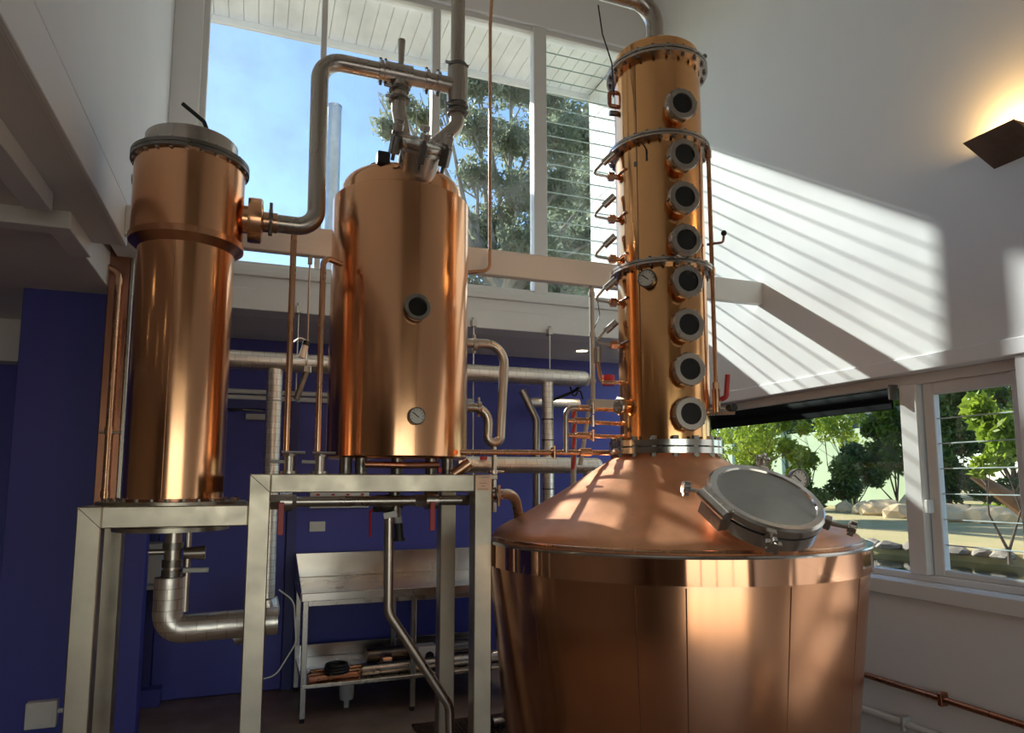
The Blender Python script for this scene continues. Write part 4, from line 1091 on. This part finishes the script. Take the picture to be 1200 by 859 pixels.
MB().box(BX0+0.03, BX1-0.03, BY0+0.03, BY0+0.06, 0.80, 0.845).build('rail', M['steel'], bn)
MB().box(BX0+0.02, BX1-0.02, YB-0.10, YB-0.08, 0.262, 0.36).build('shelf_upstand', M['bench_steel'], bn)
ZSf = 0.264
def shelf_tube(label, x0, x1, y0, y1, r, m, z=None):
    t_ = MB().path([(x0, y0, (z or ZSf)+r), (x1, y1, (z or ZSf)+r)], r, seg=16, caps=True).build('loose_tube', M[m])
    return tag(t_, label, 'tube', 'tubes on the bench undershelf')
shelf_tube('long thick steel tube lying along the bench undershelf', 0.80, 2.0, 5.36, 5.44, 0.042, 'steel')
shelf_tube('short copper tube at the end of the bench undershelf', 0.42, 0.78, 5.33, 5.36, 0.024, 'copper_dull')
shelf_tube('copper tube lying behind the short one on the bench undershelf', 0.42, 0.85, 5.42, 5.47, 0.020, 'copper_pipe')
shelf_tube('thin copper tube across the back of the bench undershelf', 0.45, 0.88, 5.55, 5.60, 0.016, 'copper_pipe')
shelf_tube('wide steel tube at the back of the bench undershelf', 0.9, 1.95, 5.78, 5.86, 0.05, 'steel_dark')
cf = MB().path([(0.98, 5.52, ZSf+0.058), (1.05, 5.51, ZSf+0.058)], 0.05, seg=20).torus((0.98, 5.52, ZSf+0.058), (1,0,0), 0.048, 0.009, 20, 8).build('copper_fitting', M['copper_pipe'])
tag(cf, 'round copper fitting on the bench undershelf behind the long tube', 'fitting')
bc = MB()
for k in range(3): bc.torus((0.62, 5.37, ZSf+0.060+k*0.02), (0,0,1), 0.085-0.006*k, 0.011, 28, 8)
tag(bc.build('black_hose_coil', M['black']), 'coil of black hose at the front of the bench undershelf', 'hose')
wb = thing('white_fitting', 'white plastic fitting with a dark opening on the bench undershelf', 'fitting', (1.32, 5.60, ZSf))
MB().box(1.27, 1.42, 5.55, 5.68, ZSf, ZSf+0.13).build('body', M['plastic_white'], wb)
MB().cyl((1.36, 5.545, ZSf+0.055), (1.36, 5.56, ZSf+0.055), 0.035, 16).build('opening', M['black'], wb)
oh = thing('orange_hose', 'short orange hose standing off the bench undershelf', 'hose', (1.42, 5.30, ZSf))
MB().path([(1.42, 5.30, ZSf), (1.42, 5.30, ZSf+0.10), (1.46, 5.33, ZSf+0.19)], 0.016, 0.06, 10).build('tube', mat('orange_rubber', (0.45, 0.12, 0.03), 0.5), oh)
MB().cyl((1.42, 5.30, ZSf-0.0), (1.42, 5.30, ZSf+0.04), 0.022, 12).build('ferrule', M['plastic_white'], oh)
bt = thing('waste_bottle', 'pale plastic bottle trap under the bench undershelf', 'trap', (0.72, 5.6, 0.0))
MB().lathe([(0, 0.06), (0.05, 0.06), (0.055, 0.09), (0.055, 0.2), (0.03, 0.235)], (0.72, 5.55, 0), seg=20).build('bottle', M['plastic_grey'], bt)
MB().cyl((0.72, 5.55, 0), (0.72, 5.55, 0.07), 0.02, 12).build('outlet', M['plastic_grey'], bt)

# ================================================================== ELECTRICS
sw = thing('wall_switch', 'white switch plate on the blue wall over the bench', 'switch', at(372, 617, YB-0.01))
p = at(372, 617, YB-0.01)
MB().box(p.x-0.065, p.x+0.065, YB-0.012, YB, p.z-0.042, p.z+0.042).build('plate', M['plastic_white'], sw)
for dx_ in (-0.03, 0.03): MB().box(p.x+dx_-0.008, p.x+dx_+0.008, YB-0.016, YB-0.011, p.z-0.015, p.z+0.015).build('rocker', M['plastic_white'], sw)
pb_ = thing('power_strip', 'row of white power outlets with red switches on the blue wall', 'power outlet', at(400, 578, YB-0.02))
p0, p1 = at(363, 582, YB), at(432, 582, YB)
MB().box(p0.x, p1.x, YB-0.03, YB, at(400, 595, YB).z, at(400, 576, YB).z).build('housing', M['plastic_white'], pb_)
for i in range(4):
    x_ = p0.x + (p1.x-p0.x)*(0.13+0.25*i)
    o = MB().box(x_-0.05, x_+0.05, YB-0.036, YB-0.029, at(400, 592, YB).z, at(400, 578, YB).z).build('outlet', M['plastic_white'], pb_)
    MB().box(x_-0.014, x_+0.014, YB-0.042, YB-0.035, at(400, 580.5, YB).z, at(400, 578.5, YB).z).build('red_switch', M['red'], o)
jb = thing('junction_box', 'square white socket box low on the blue partition wall', 'socket', at(52, 836, 4.98))
p = at(51, 836, 4.98)
MB().box(p.x-0.085, p.x+0.075, 4.94, 5.0, p.z-0.075, p.z+0.075).build('box', M['plastic_white'], jb)
MB().box(p.x-0.065, p.x+0.055, 4.934, 4.941, p.z-0.055, p.z+0.055).build('lid', M['plastic_white'], jb)
MB().cyl((p.x+0.07, 4.97, p.z+0.01), (p.x+0.13, 4.97, p.z+0.01), 0.014, 10).build('cable_gland', M['plastic_white'], jb)
MB().path([(p.x+0.12, 4.97, p.z+0.01), (p.x+0.16, 4.975, p.z-0.03), (p.x+0.17, 4.975, 0.0)], 0.007, 0.05, 8).build('cable', M['plastic_white'], jb)
sk = thing('wall_cabinet_shelf', 'small grey shelf and bracket behind the lower stand', 'shelf', at(178, 680, 5.9))
p = at(178, 688, 5.9)
MB().box(p.x-0.08, p.x+0.12, 5.75, 6.2, p.z, p.z+0.03).build('board', M['plastic_grey'], sk)
MB().prism([(p.x+0.02, 6.2, p.z), (p.x+0.02, 5.8, p.z), (p.x+0.02, 6.2, p.z-0.3)], (0.03, 0, 0)).build('bracket', M['plastic_grey'], sk)
MB().box(p.x-0.06, p.x+0.06, 5.85, 6.1, p.z+0.03, p.z+0.32).build('control_box', M['plastic_grey'], sk)
struct('baseboard_left', MB().box(at(160, 825, 6.1).x, at(188, 825, 6.1).x, 6.05, YB, 0, 0.13), M['blue'], 'blue baseboard block beside the partition')

dl = thing('downlight', 'round recessed downlight glowing warm in the low ceiling', 'downlight', atZ(682, 410.5, ZS))
p = atZ(682, 410.5, ZS)
MB().ring((p.x, p.y, ZS-0.004), (0,0,1), 0.055, 0.075, 0.008, 32).build('trim_ring', M['plastic_white'], dl)
MB().cyl((p.x, p.y, ZS-0.004), (p.x, p.y, ZS-0.001), 0.055, 32).build('lens', M['emit'], dl)
pl_ = bpy.data.lights.new('downlight_glow', 'SPOT'); pl_.energy = 14; pl_.color = (1.0, 0.8, 0.55); pl_.spot_size = 1.6; pl_.spot_blend = 0.6
pl_.shadow_soft_size = 0.05
plo = bpy.data.objects.new('downlight_glow', pl_); COL.objects.link(plo); plo.location = (p.x, p.y, ZS-0.02)

# downlights in the low ceiling on the condenser's side: the photograph shows their warm dots in the condenser's copper
for i, (x_, y_) in enumerate(((-2.0, 0.6), (-3.4, 0.6), (-2.0, 2.4), (-3.4, 2.4), (-2.0, -1.4), (-3.4, -1.4))):
    q = thing('downlight', 'round recessed downlight in the low ceiling on the condenser side', 'downlight', (x_, y_, ZS), 'downlights on the condenser side')
    MB().ring((x_, y_, ZS-0.004), (0,0,1), 0.055, 0.075, 0.008, 32).build('trim_ring', M['plastic_white'], q)
    MB().cyl((x_, y_, ZS-0.004), (x_, y_, ZS-0.001), 0.055, 32).build('lens', M['emit'], q)
    l_ = bpy.data.lights.new('downlight_glow_offscreen', 'SPOT'); l_.energy = 14; l_.color = (1.0, 0.80, 0.56); l_.spot_size = 2.2; l_.spot_blend = 0.8; l_.shadow_soft_size = 0.05
    lo_ = bpy.data.objects.new('downlight_glow_offscreen', l_); COL.objects.link(lo_); lo_.location = (x_, y_, ZS-0.02)

# ================================================================== WALL SCONCE
p = atX(1128, 168, XR-0.206)
sy0, sy1 = p.y, p.y-0.235
zt_, xs = p.z, XR-0.206
zb_ = zt_-0.094
sc = thing('wall_sconce', 'bronze wedge-shaped uplight on the white wall', 'wall lamp', (XR, (sy0+sy1)/2, zb_))
t_ = 0.006
MB().prism([(xs, sy0, zt_), (xs+t_, sy0, zt_+0.004), (XR-0.001, sy0, zb_+0.006), (XR-0.001, sy0, zb_)], (0, sy1-sy0, 0)).build('front_plate', M['brown'], sc)
for y_ in (sy0-0.004, sy1):
    MB().prism([(xs+t_, y_, zt_), (XR-0.001, y_, zb_), (XR-0.001, y_, zt_+0.001)], (0, 0.004, 0)).build('end_plate', M['brown'], sc)
MB().cyl((XR-0.07, sy0-0.05, zt_-0.02), (XR-0.07, sy1+0.05, zt_-0.02), 0.012, 14).build('lamp_tube', M['emit'], sc)
sl2 = bpy.data.lights.new('sconce_glow', 'AREA'); sl2.shape = 'RECTANGLE'; sl2.size = 0.19; sl2.size_y = 0.10; sl2.energy = 3; sl2.color = (1.0, 0.60, 0.22)
slo = bpy.data.objects.new('sconce_glow', sl2); COL.objects.link(slo); slo.location = (XR-0.075, (sy0+sy1)/2, zt_+0.002)
slo.rotation_euler = (math.pi, 0, math.pi/2)

# ================================================================== FLOOR ITEMS
gr = thing('floor_grate', 'dark perforated floor grate under the drain pipe', 'grate', (1.5, 4.6, 0))
gx0, gx1, gy0, gy1 = 1.10, 1.85, 4.25, 4.98
MB().box(gx0, gx1, gy0, gy0+0.03, 0, 0.012).box(gx0, gx1, gy1-0.03, gy1, 0, 0.012).box(gx0, gx0+0.03, gy0, gy1, 0, 0.012).box(gx1-0.03, gx1, gy0, gy1, 0, 0.012).build('grate_frame', M['grate'], gr)
mb = MB()
for i in range(24): x_ = gx0+0.03+(gx1-gx0-0.06)*(i+0.5)/24; mb.box(x_-0.007, x_+0.007, gy0+0.03, gy1-0.03, 0.002, 0.010)
for i in range(24): y_ = gy0+0.03+(gy1-gy0-0.06)*(i+0.5)/24; mb.box(gx0+0.03, gx1-0.03, y_-0.007, y_+0.007, 0.002, 0.0095)
mb.build('grate_bars', M['grate'], gr, 0)['kind'] = 'stuff'
bv = thing('floor_valve', 'steel floor valve with blue lever near the pot still foot', 'valve', atZ(590, 846, 0.0))
p = atZ(590, 850, 0.02)
MB().path([p+Vector((-0.08,0,0.03)), p+Vector((0.12,0.02,0.03))], 0.028, seg=14).build('body', M['steel'], bv)
MB().obox(p+Vector((0.01,-0.03,0.10)), (0.5,0,0.86), (0,1,0), (-0.86,0,0.5), 0.05, 0.006, 0.018).build('lever_plate', M['steel_bright'], bv)
MB().obox(p+Vector((0.10,-0.03,0.19)), (0.85,0,0.5), (0,1,0), (-0.5,0,0.85), 0.08, 0.010, 0.014).build('lever_grip', M['bluehandle'], bv)
MB().path([p+Vector((-0.1,0.02,0.01)), p+Vector((0.0,0.1,0.02)), p+Vector((0.15,0.05,0.01)), p+Vector((0.3,0.12,0.01))], 0.010, 0.05, 8).build('cable', M['black'], bv)
# ================================================================== OUTSIDE
rng = np.random.default_rng(7)
M['leaf'] = leaf_mat('green_leaves', (0.05, 0.12, 0.015), (0.20, 0.30, 0.035), 0.4)
M['leaf_lime'] = leaf_mat('lime_leaves', (0.20, 0.32, 0.03), (0.46, 0.52, 0.06), 0.5)
M['leaf_dark'] = leaf_mat('dark_leaves', (0.04, 0.09, 0.022), (0.16, 0.24, 0.06), 0.4)
M['leaf_gum'] = leaf_mat('gum_leaves', (0.16, 0.20, 0.13), (0.36, 0.40, 0.27), 0.55)
M['bark'] = mat('bark', (0.13, 0.09, 0.06), 0.9, 0, 0.35, 6, 0.4, 14, stretch=(1,1,0.3))
M['bark_pale'] = mat('pale_bark', (0.30, 0.26, 0.21), 0.85, 0, 0.3, 5, 0.3, 12, stretch=(1,1,0.3))
M['rock'] = mat('sandstone', (0.64, 0.46, 0.25), 0.9, 0, 0.25, 3, 0.5, 6)
M['sand'] = mat('dry_lawn_sand', (0.45, 0.34, 0.15), 0.95, 0, 0.2, 1.5, 0.4, 14, color2=(0.34, 0.29, 0.11))
M['water'] = mat('pond_water', (0.01, 0.014, 0.008), 0.05, 0, bump=0.25, bscale=3.5, spec=0.9)
M['fence'] = mat('pale_green_wall', (0.50, 0.62, 0.40), 0.8, 0, 0.06, 1.5)
M['teal'] = mat('teal_paint', (0.05, 0.12, 0.11), 0.6)
M['shed'] = mat('shed_paint', (0.62, 0.64, 0.62), 0.7)
M['roof'] = mat('shed_roof', (0.08, 0.09, 0.10), 0.5)

def leaves(name, blobs, n, size, m, parent, aspect=0.45, droop=0.0, shell=0.55):
    """n leaf quads spread over ellipsoid blobs [(centre, (rx,ry,rz))]; each leaf is a folded quad pair"""
    vol = np.array([b[1][0]*b[1][1]*b[1][2] for b in blobs])**(2/3); vol = vol/vol.sum()
    V_, F_ = [], []
    tot = 0
    for (c, rad), w_ in zip(blobs, vol):
        k = max(8, int(n*w_))
        d = rng.normal(size=(k, 3)); d /= np.linalg.norm(d, axis=1)[:, None]
        rr = shell + (1-shell)*rng.random(k)**0.6
        rr *= 0.75 + 0.35*np.sin(d[:, 0]*5.1+c[0])*np.sin(d[:, 1]*4.3+c[1])*np.sin(d[:, 2]*4.7+c[2]) + 0.12*rng.random(k)
        P = np.array(c) + d*np.array(rad)*rr[:, None]
        u = rng.normal(size=(k, 3)); u[:, 2] -= droop; u /= np.linalg.norm(u, axis=1)[:, None]
        t = rng.normal(size=(k, 3)); v = np.cross(u, t); v /= np.linalg.norm(v, axis=1)[:, None]
        s_ = size*(0.6+0.8*rng.random(k))[:, None]
        a = P - u*s_; b = P + v*s_*aspect; cc = P + u*s_; dd = P - v*s_*aspect
        V_.append(np.stack([a, b, cc, dd], 1).reshape(-1, 3))
        F_.append((np.arange(k)[:, None]*4 + np.arange(4)[None, :]) + tot)
        tot += 4*k
    V_ = np.concatenate(V_); F_ = np.concatenate(F_)
    off = Vector((0,0,0)); q = parent
    while q is not None: off += q.location; q = q.parent
    V_ = V_ - np.array(off)
    me = bpy.data.meshes.new(name)
    me.vertices.add(len(V_)); me.vertices.foreach_set('co', V_.ravel())
    me.loops.add(F_.size); me.loops.foreach_set('vertex_index', F_.ravel())
    me.polygons.add(len(F_)); me.polygons.foreach_set('loop_start', np.arange(len(F_))*4)
    me.update(calc_edges=True); me.validate()
    me.materials.append(m)
    o = bpy.data.objects.new(name, me); COL.objects.link(o); o.parent = parent
    o['kind'] = 'stuff'
    return o
def branches(name, root, tips, r0, m, parent, seed=1):
    rg = random.Random(seed); mb = MB(); root = Vector(root)
    for t in tips:
        t = Vector(t); d = t-root
        mid = root + d*0.45 + Vector((rg.uniform(-.12,.12), rg.uniform(-.12,.12), rg.uniform(0,.15)))*d.length
        pts = [root, root+Vector((0,0,d.length*0.12)), mid, t]
        for i in range(3):
            mb.cyl(pts[i], pts[i+1], r0*(1-0.3*i), 7, r0*(1-0.3*(i+1)))
        for k in range(3):
            e = mid + (t-mid)*rg.random() + Vector((rg.uniform(-1,1), rg.uniform(-1,1), rg.uniform(0,1)))*d.length*0.28
            mb.cyl(mid + (t-mid)*0.3*k, e, r0*0.32, 5, r0*0.12)
    return mb.build(name, m, parent)

GZ = 1.0                     # garden level outside the right-hand window
e0, e1 = atZ(1030, 636, GZ), atZ(1200, 650, GZ)
ed = (e1-e0).normalized()
eA, eB = e0-ed*6.0, e1+ed*20.0                    # the pond's far edge
struct('ground', MB().prism([(eA.x, eA.y, GZ-0.6), (eB.x, eB.y, GZ-0.6), (60, -30, GZ-0.6), (60, 60, GZ-0.6), (3.6, 60, GZ-0.6), (3.6, eA.y, GZ-0.6)], (0, 0, 0.6)), M['sand'], 'sandy dry lawn of the garden outside')
struct('ground', MB().box(-40, 3.5, 8.0, 60, -0.3, 0), M['sand'], 'yard ground beyond the back wall')
struct('pond', MB().prism([(3.5, eA.y, GZ-0.5), (eA.x, eA.y, GZ-0.5), (eB.x, eB.y, GZ-0.5), (3.5, eB.y, GZ-0.5)], (0, 0, 0.38)), M['water'], 'dark pond water right outside the garden window')['category'] = 'pond'
# pond edging stones
def rock(c, s_, seed, name, label, group):
    rg = random.Random(seed)
    bm = bmesh.new(); bmesh.ops.create_icosphere(bm, subdivisions=2, radius=1.0)
    sx, sy, sz = s_
    for v in bm.verts:
        k = 1 + 0.22*math.sin(v.co.x*3.1+seed)*math.cos(v.co.y*2.7+seed*2) + rg.uniform(-0.10, 0.10)
        v.co = Vector((v.co.x*sx*k, v.co.y*sy*k, max(-0.25*sz, v.co.z*sz*k)))
    me = bpy.data.meshes.new(name); bm.to_mesh(me); bm.free(); me.materials.append(M['rock'])
    o = bpy.data.objects.new(name, me); COL.objects.link(o); o.location = (c[0], c[1], c[2]+0.2*sz)
    o.rotation_euler = (0, 0, seed*1.3)
    return tag(o, label, 'rock', group)
# garden boulders along the planting edge, placed from left to right
for i, (x, y, w_, h_) in enumerate(((1010, 602, 24, 17), (1036, 604, 40, 22), (1053, 607, 34, 18), (1070, 602, 26, 24), (1118, 611, 44, 24), (1152, 612, 40, 24), (1176, 614, 36, 22), (1200, 612, 36, 24), (990, 600, 20, 14), (1058, 594, 20, 12), (1092, 606, 26, 20))):
    c = atZ(x, y, GZ); dist = (c-_c).length
    s_ = dist/FPX
    lab = ('brown boulder at the foot of the dark shrub', 'broad cream boulder beside the lawn', 'low cream boulder between two others on the lawn edge', 'tall pointed boulder seen beside the window mullion', 'wide flat boulder behind the louvre panes',
           'rounded tan boulder behind the louvre panes', 'tan boulder with grass tufts behind the louvre panes', 'boulder by the window jamb', 'small brown boulder under the lime shrubs', 'small grey boulder behind the cream ones', 'boulder hidden half behind the window mullion')[i]
    rock(c, (w_*s_*0.52, w_*s_*0.42, h_*s_*0.62), i+3, 'boulder', lab, 'boulders along the lawn edge')
M['rock_shaded'] = mat('shaded_stone', (0.22, 0.18, 0.13), 0.7, 0, 0.4, 5, 0.4, 9)  # edging stone darker than the boulders: pond-edge shade put into its colour
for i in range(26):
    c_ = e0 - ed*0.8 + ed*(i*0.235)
    o = rock((c_.x+0.04*math.sin(i*2.7), c_.y, GZ-0.05), (0.10+0.02*math.sin(i*1.7), 0.13+0.03*math.sin(i*2.1), 0.07), i+40, 'edging_stone', 'shade-toned flat stone edging the pond', 'stones edging the pond')
    o.data.materials.clear(); o.data.materials.append(M['rock_shaded']); o.rotation_euler = (0, 0, math.atan2(ed.y, ed.x)-math.pi/2+0.2*math.sin(i))
def shrub(label, x, y, dist_z, w_px, h_px, n, size, m, seed, stems=6, group='shrubs in the garden', trunk='bark', D=None, nb=7, droop=0.0, lo=0.25):
    """shrub standing on the garden at a pixel (its foot), with crown of given pixel width/height"""
    c = atZ(x, y, GZ) if D is None else None
    if c is None:
        c = atD(x, y, D); c.z = GZ
    s_ = (c-_c).length/FPX
    W_, H_ = w_px*s_, h_px*s_
    t_ = thing('shrub', label, 'shrub', c, group)
    rg = random.Random(seed)
    blobs = []; tips = []
    for k in range(nb):
        f = (k+0.5)/nb
        b = (c.x + rg.uniform(-0.38, 0.38)*W_, c.y + rg.uniform(-0.38, 0.38)*W_, c.z + H_*(lo+(0.87-lo)*f)+rg.uniform(-.06,.06)*H_)
        r_ = W_*rg.uniform(0.20, 0.30)
        blobs.append((b, (r_, r_, min(r_, H_*0.25)))); tips.append(b)
    branches('stems', (c.x, c.y, c.z-0.02), tips[:stems], max(0.02, W_*0.022), M[trunk], t_, seed)
    leaves('foliage', blobs, n, size, M[m], t_, droop=droop)
    return t_
shrub('airy lime-leaved small tree with thin bare stems beside the pale green wall', 893, 597, 0, 105, 122, 5200, 0.058, 'leaf_lime', 11, 7, nb=11, lo=0.4)
shrub('slender lime shrub against the pale green wall', 948, 598, 0, 46, 112, 3000, 0.058, 'leaf_lime', 12)
shrub('thin lime sapling rising behind the dark round shrub', 990, 596, 0, 52, 112, 1300, 0.058, 'leaf_lime', 25, 4, lo=0.65)
shrub('dark round shrub in front of the pale green wall', 1002, 599, 0, 56, 74, 4200, 0.06, 'leaf_dark', 13)
shrub('tall green shrub by the window mullion', 1052, 598, 0, 62, 126, 7000, 0.062, 'leaf', 14)
shrub('low dark bush at the foot of the lime tree', 928, 599, 0, 50, 40, 1800, 0.06, 'leaf_dark', 15)
shrub('dark green hedge tree behind the louvre panes', 1115, 600, 0, 84, 145, 8000, 0.07, 'leaf_dark', 16, nb=10)
shrub('mid green hedge tree by the window jamb', 1200, 598, 0, 80, 160, 6500, 0.07, 'leaf', 17, nb=9)
shrub('low dark hedge between the boulders and the hedge trees', 1155, 600, 0, 90, 46, 5200, 0.06, 'leaf_dark', 26, 4, nb=9, lo=0.2)
shrub('broad-leaved citrus standing close to the louvre panes', 1182, 640, 0, 58, 172, 900, 0.055, 'leaf_lime', 18, 2, D=7.5, nb=8, lo=0.52)
shrub('sparse grassy tuft among the boulders behind the louvre panes', 1150, 607, 0, 60, 14, 500, 0.05, 'leaf_lime', 19, 3, nb=5)
shrub('dense dark tree filling the background over the shed', 1045, 582, 0, 150, 190, 9000, 0.17, 'leaf_dark', 20, 6, group='trees in the background', D=33, nb=16)
shrub('dense dark tree in the far background past the pale wall', 905, 582, 0, 150, 150, 6000, 0.18, 'leaf_dark', 21, 6, group='trees in the background', D=40, nb=14)
shrub('tall dark tree in the far background beyond the jamb', 1190, 582, 0, 150, 210, 7000, 0.17, 'leaf_dark', 22, 6, group='trees in the background', D=30, nb=14)
# leaning timber of the pergola seen past the citrus
tb = thing('leaning_trunk', 'brown leaning tree trunk behind the citrus leaves', 'trunk', atD(1215, 640, 9.0))
a_, b_ = atD(1140, 556, 9.0), atD(1225, 612, 9.0); a_.z = max(a_.z, GZ); 
MB().cyl(Vector((b_.x, b_.y, GZ)), b_, 0.14, 10, 0.12).cyl(b_, a_, 0.12, 10, 0.05).build('trunk', mat('warm_bark', (0.25, 0.13, 0.06), 0.8, 0, 0.3, 6), tb)

# pale green wall with teal posts behind the shrubs
XG = 15.6
pw = thing('garden_wall', 'pale green garden wall with teal posts behind the shrubs', 'wall', (XG, 17, GZ))
ht = 2.15
yg = 12.6
while yg < 27:
    MB().box(XG, XG+0.08, yg+0.01, yg+2.38, GZ, GZ+ht).build('wall_panel', M['fence'], pw)
    MB().box(XG-0.09, XG+0.01, yg-0.09, yg+0.07, GZ, GZ+ht+0.12).build('post', M['teal'], pw)
    yg += 2.4
# shed
sd = thing('garden_shed', 'white shed with dark roof and tall panes above the garden wall', 'shed', atD(1015, 560, 25.5))
c = atD(1016, 560, 25.5); d_ = Vector((math.cos(0.6), -math.sin(0.6), 0)); n_v = Vector((-d_.y, d_.x, 0))
zs0, zs1 = GZ, atD(1016, 484, 25.5).z
MB().obox((c.x, c.y, (zs0+zs1)/2), d_, n_v, (0,0,1), 0.65, 0.6, (zs1-zs0)/2).build('shed_wall', M['shed'], sd)
MB().obox((c.x, c.y, zs1+0.06), d_, n_v, (0.0,0,1), 0.9, 0.8, 0.06).build('shed_roof', M['roof'], sd)
for k in range(4):
    q = Vector((c.x, c.y, zs1-0.32)) + d_*(-0.42+0.28*k) - n_v*0.61
    MB().obox(q, d_, n_v, (0,0,1), 0.11, 0.015, 0.24).build('shed_pane', M['roof'], sd)

# ---- gum trees beyond the upper window
def gum(label, px, Y, items, n, size, seed, m='leaf_gum'):
    c = at(px, 560, Y); c.z = 0
    t_ = thing('gum_tree', label, 'tree', c, 'trees beyond the tall window')
    blobs = []; tips = []
    for (x, y, r_) in items:
        p = at(x, y, Y + random.Random(seed+x).uniform(-1.2, 1.2))
        s_ = r_*Y/FPX*1.3
        blobs.append((tuple(p), (s_, s_*0.9, s_*0.75))); tips.append(p)
    br = MB(); rt_ = Vector((c.x, c.y, 0)); fork = at(px, 350, Y)
    br.cyl(rt_, fork, 0.32, 12, 0.22)
    rg = random.Random(seed)
    for t in tips:
        m_ = fork.lerp(t, 0.5)+Vector((rg.uniform(-.4,.4), rg.uniform(-.3,.3), rg.uniform(-.1,.4)))
        br.cyl(fork, m_, 0.12, 7, 0.07); br.cyl(m_, t, 0.07, 6, 0.025)
        for k in range(3):
            e = t + Vector((rg.uniform(-1,1), rg.uniform(-1,1), rg.uniform(-.6,.8)))*0.8
            br.cyl(m_.lerp(t, 0.6), e, 0.03, 5, 0.01)
    br.build('trunk', M['bark_pale'], t_)
    leaves('foliage', blobs, n, size, M[m], t_, 0.28, 0.6, 0.05)
    return t_
gum('large grey-green gum tree seen through the tall window', 590, 17,
    [(470, 125, 24), (455, 150, 18), (497, 140, 22), (560, 100, 30), (600, 105, 32), (640, 115, 34), (560, 150, 34), (600, 165, 36), (645, 165, 36), (560, 205, 30), (610, 225, 38), (650, 225, 38), (575, 265, 36), (620, 285, 40), (555, 300, 36), (600, 330, 38), (655, 290, 40), (650, 340, 40), (555, 345, 34), (500, 330, 34), (690, 160, 36), (700, 220, 40), (700, 280, 40), (520, 118, 20)], 36000, 0.105, 31)
gum('darker tree behind the louvre panes of the tall window', 690, 21,
    [(660, 140, 40), (690, 150, 40), (665, 200, 42), (700, 210, 44), (665, 260, 44), (700, 280, 46), (680, 320, 46), (650, 330, 44), (730, 180, 44), (730, 250, 44), (740, 320, 44)], 12000, 0.15, 37, 'leaf_gum')
# galvanised post outside
gp_ = thing('galvanised_post', 'galvanised steel flue post outside the tall window', 'post', (at(391, 200, 8.6).x, 8.6, 0))
x_ = at(390, 200, 8.6).x
MB().cyl((x_, 8.6, 0), (x_, 8.6, at(390, 124, 8.6).z), 0.088, 24).build('tube', mat('galvanised', (0.50, 0.56, 0.60), 0.45, 0.7, 0.12, 12), gp_)
MB().lathe([(0.09, -0.03), (0.092, 0.0), (0.06, 0.015), (0, 0.02)], (x_, 8.6, at(390, 124, 8.6).z), seg=24).build('cap', M['steel'], gp_)
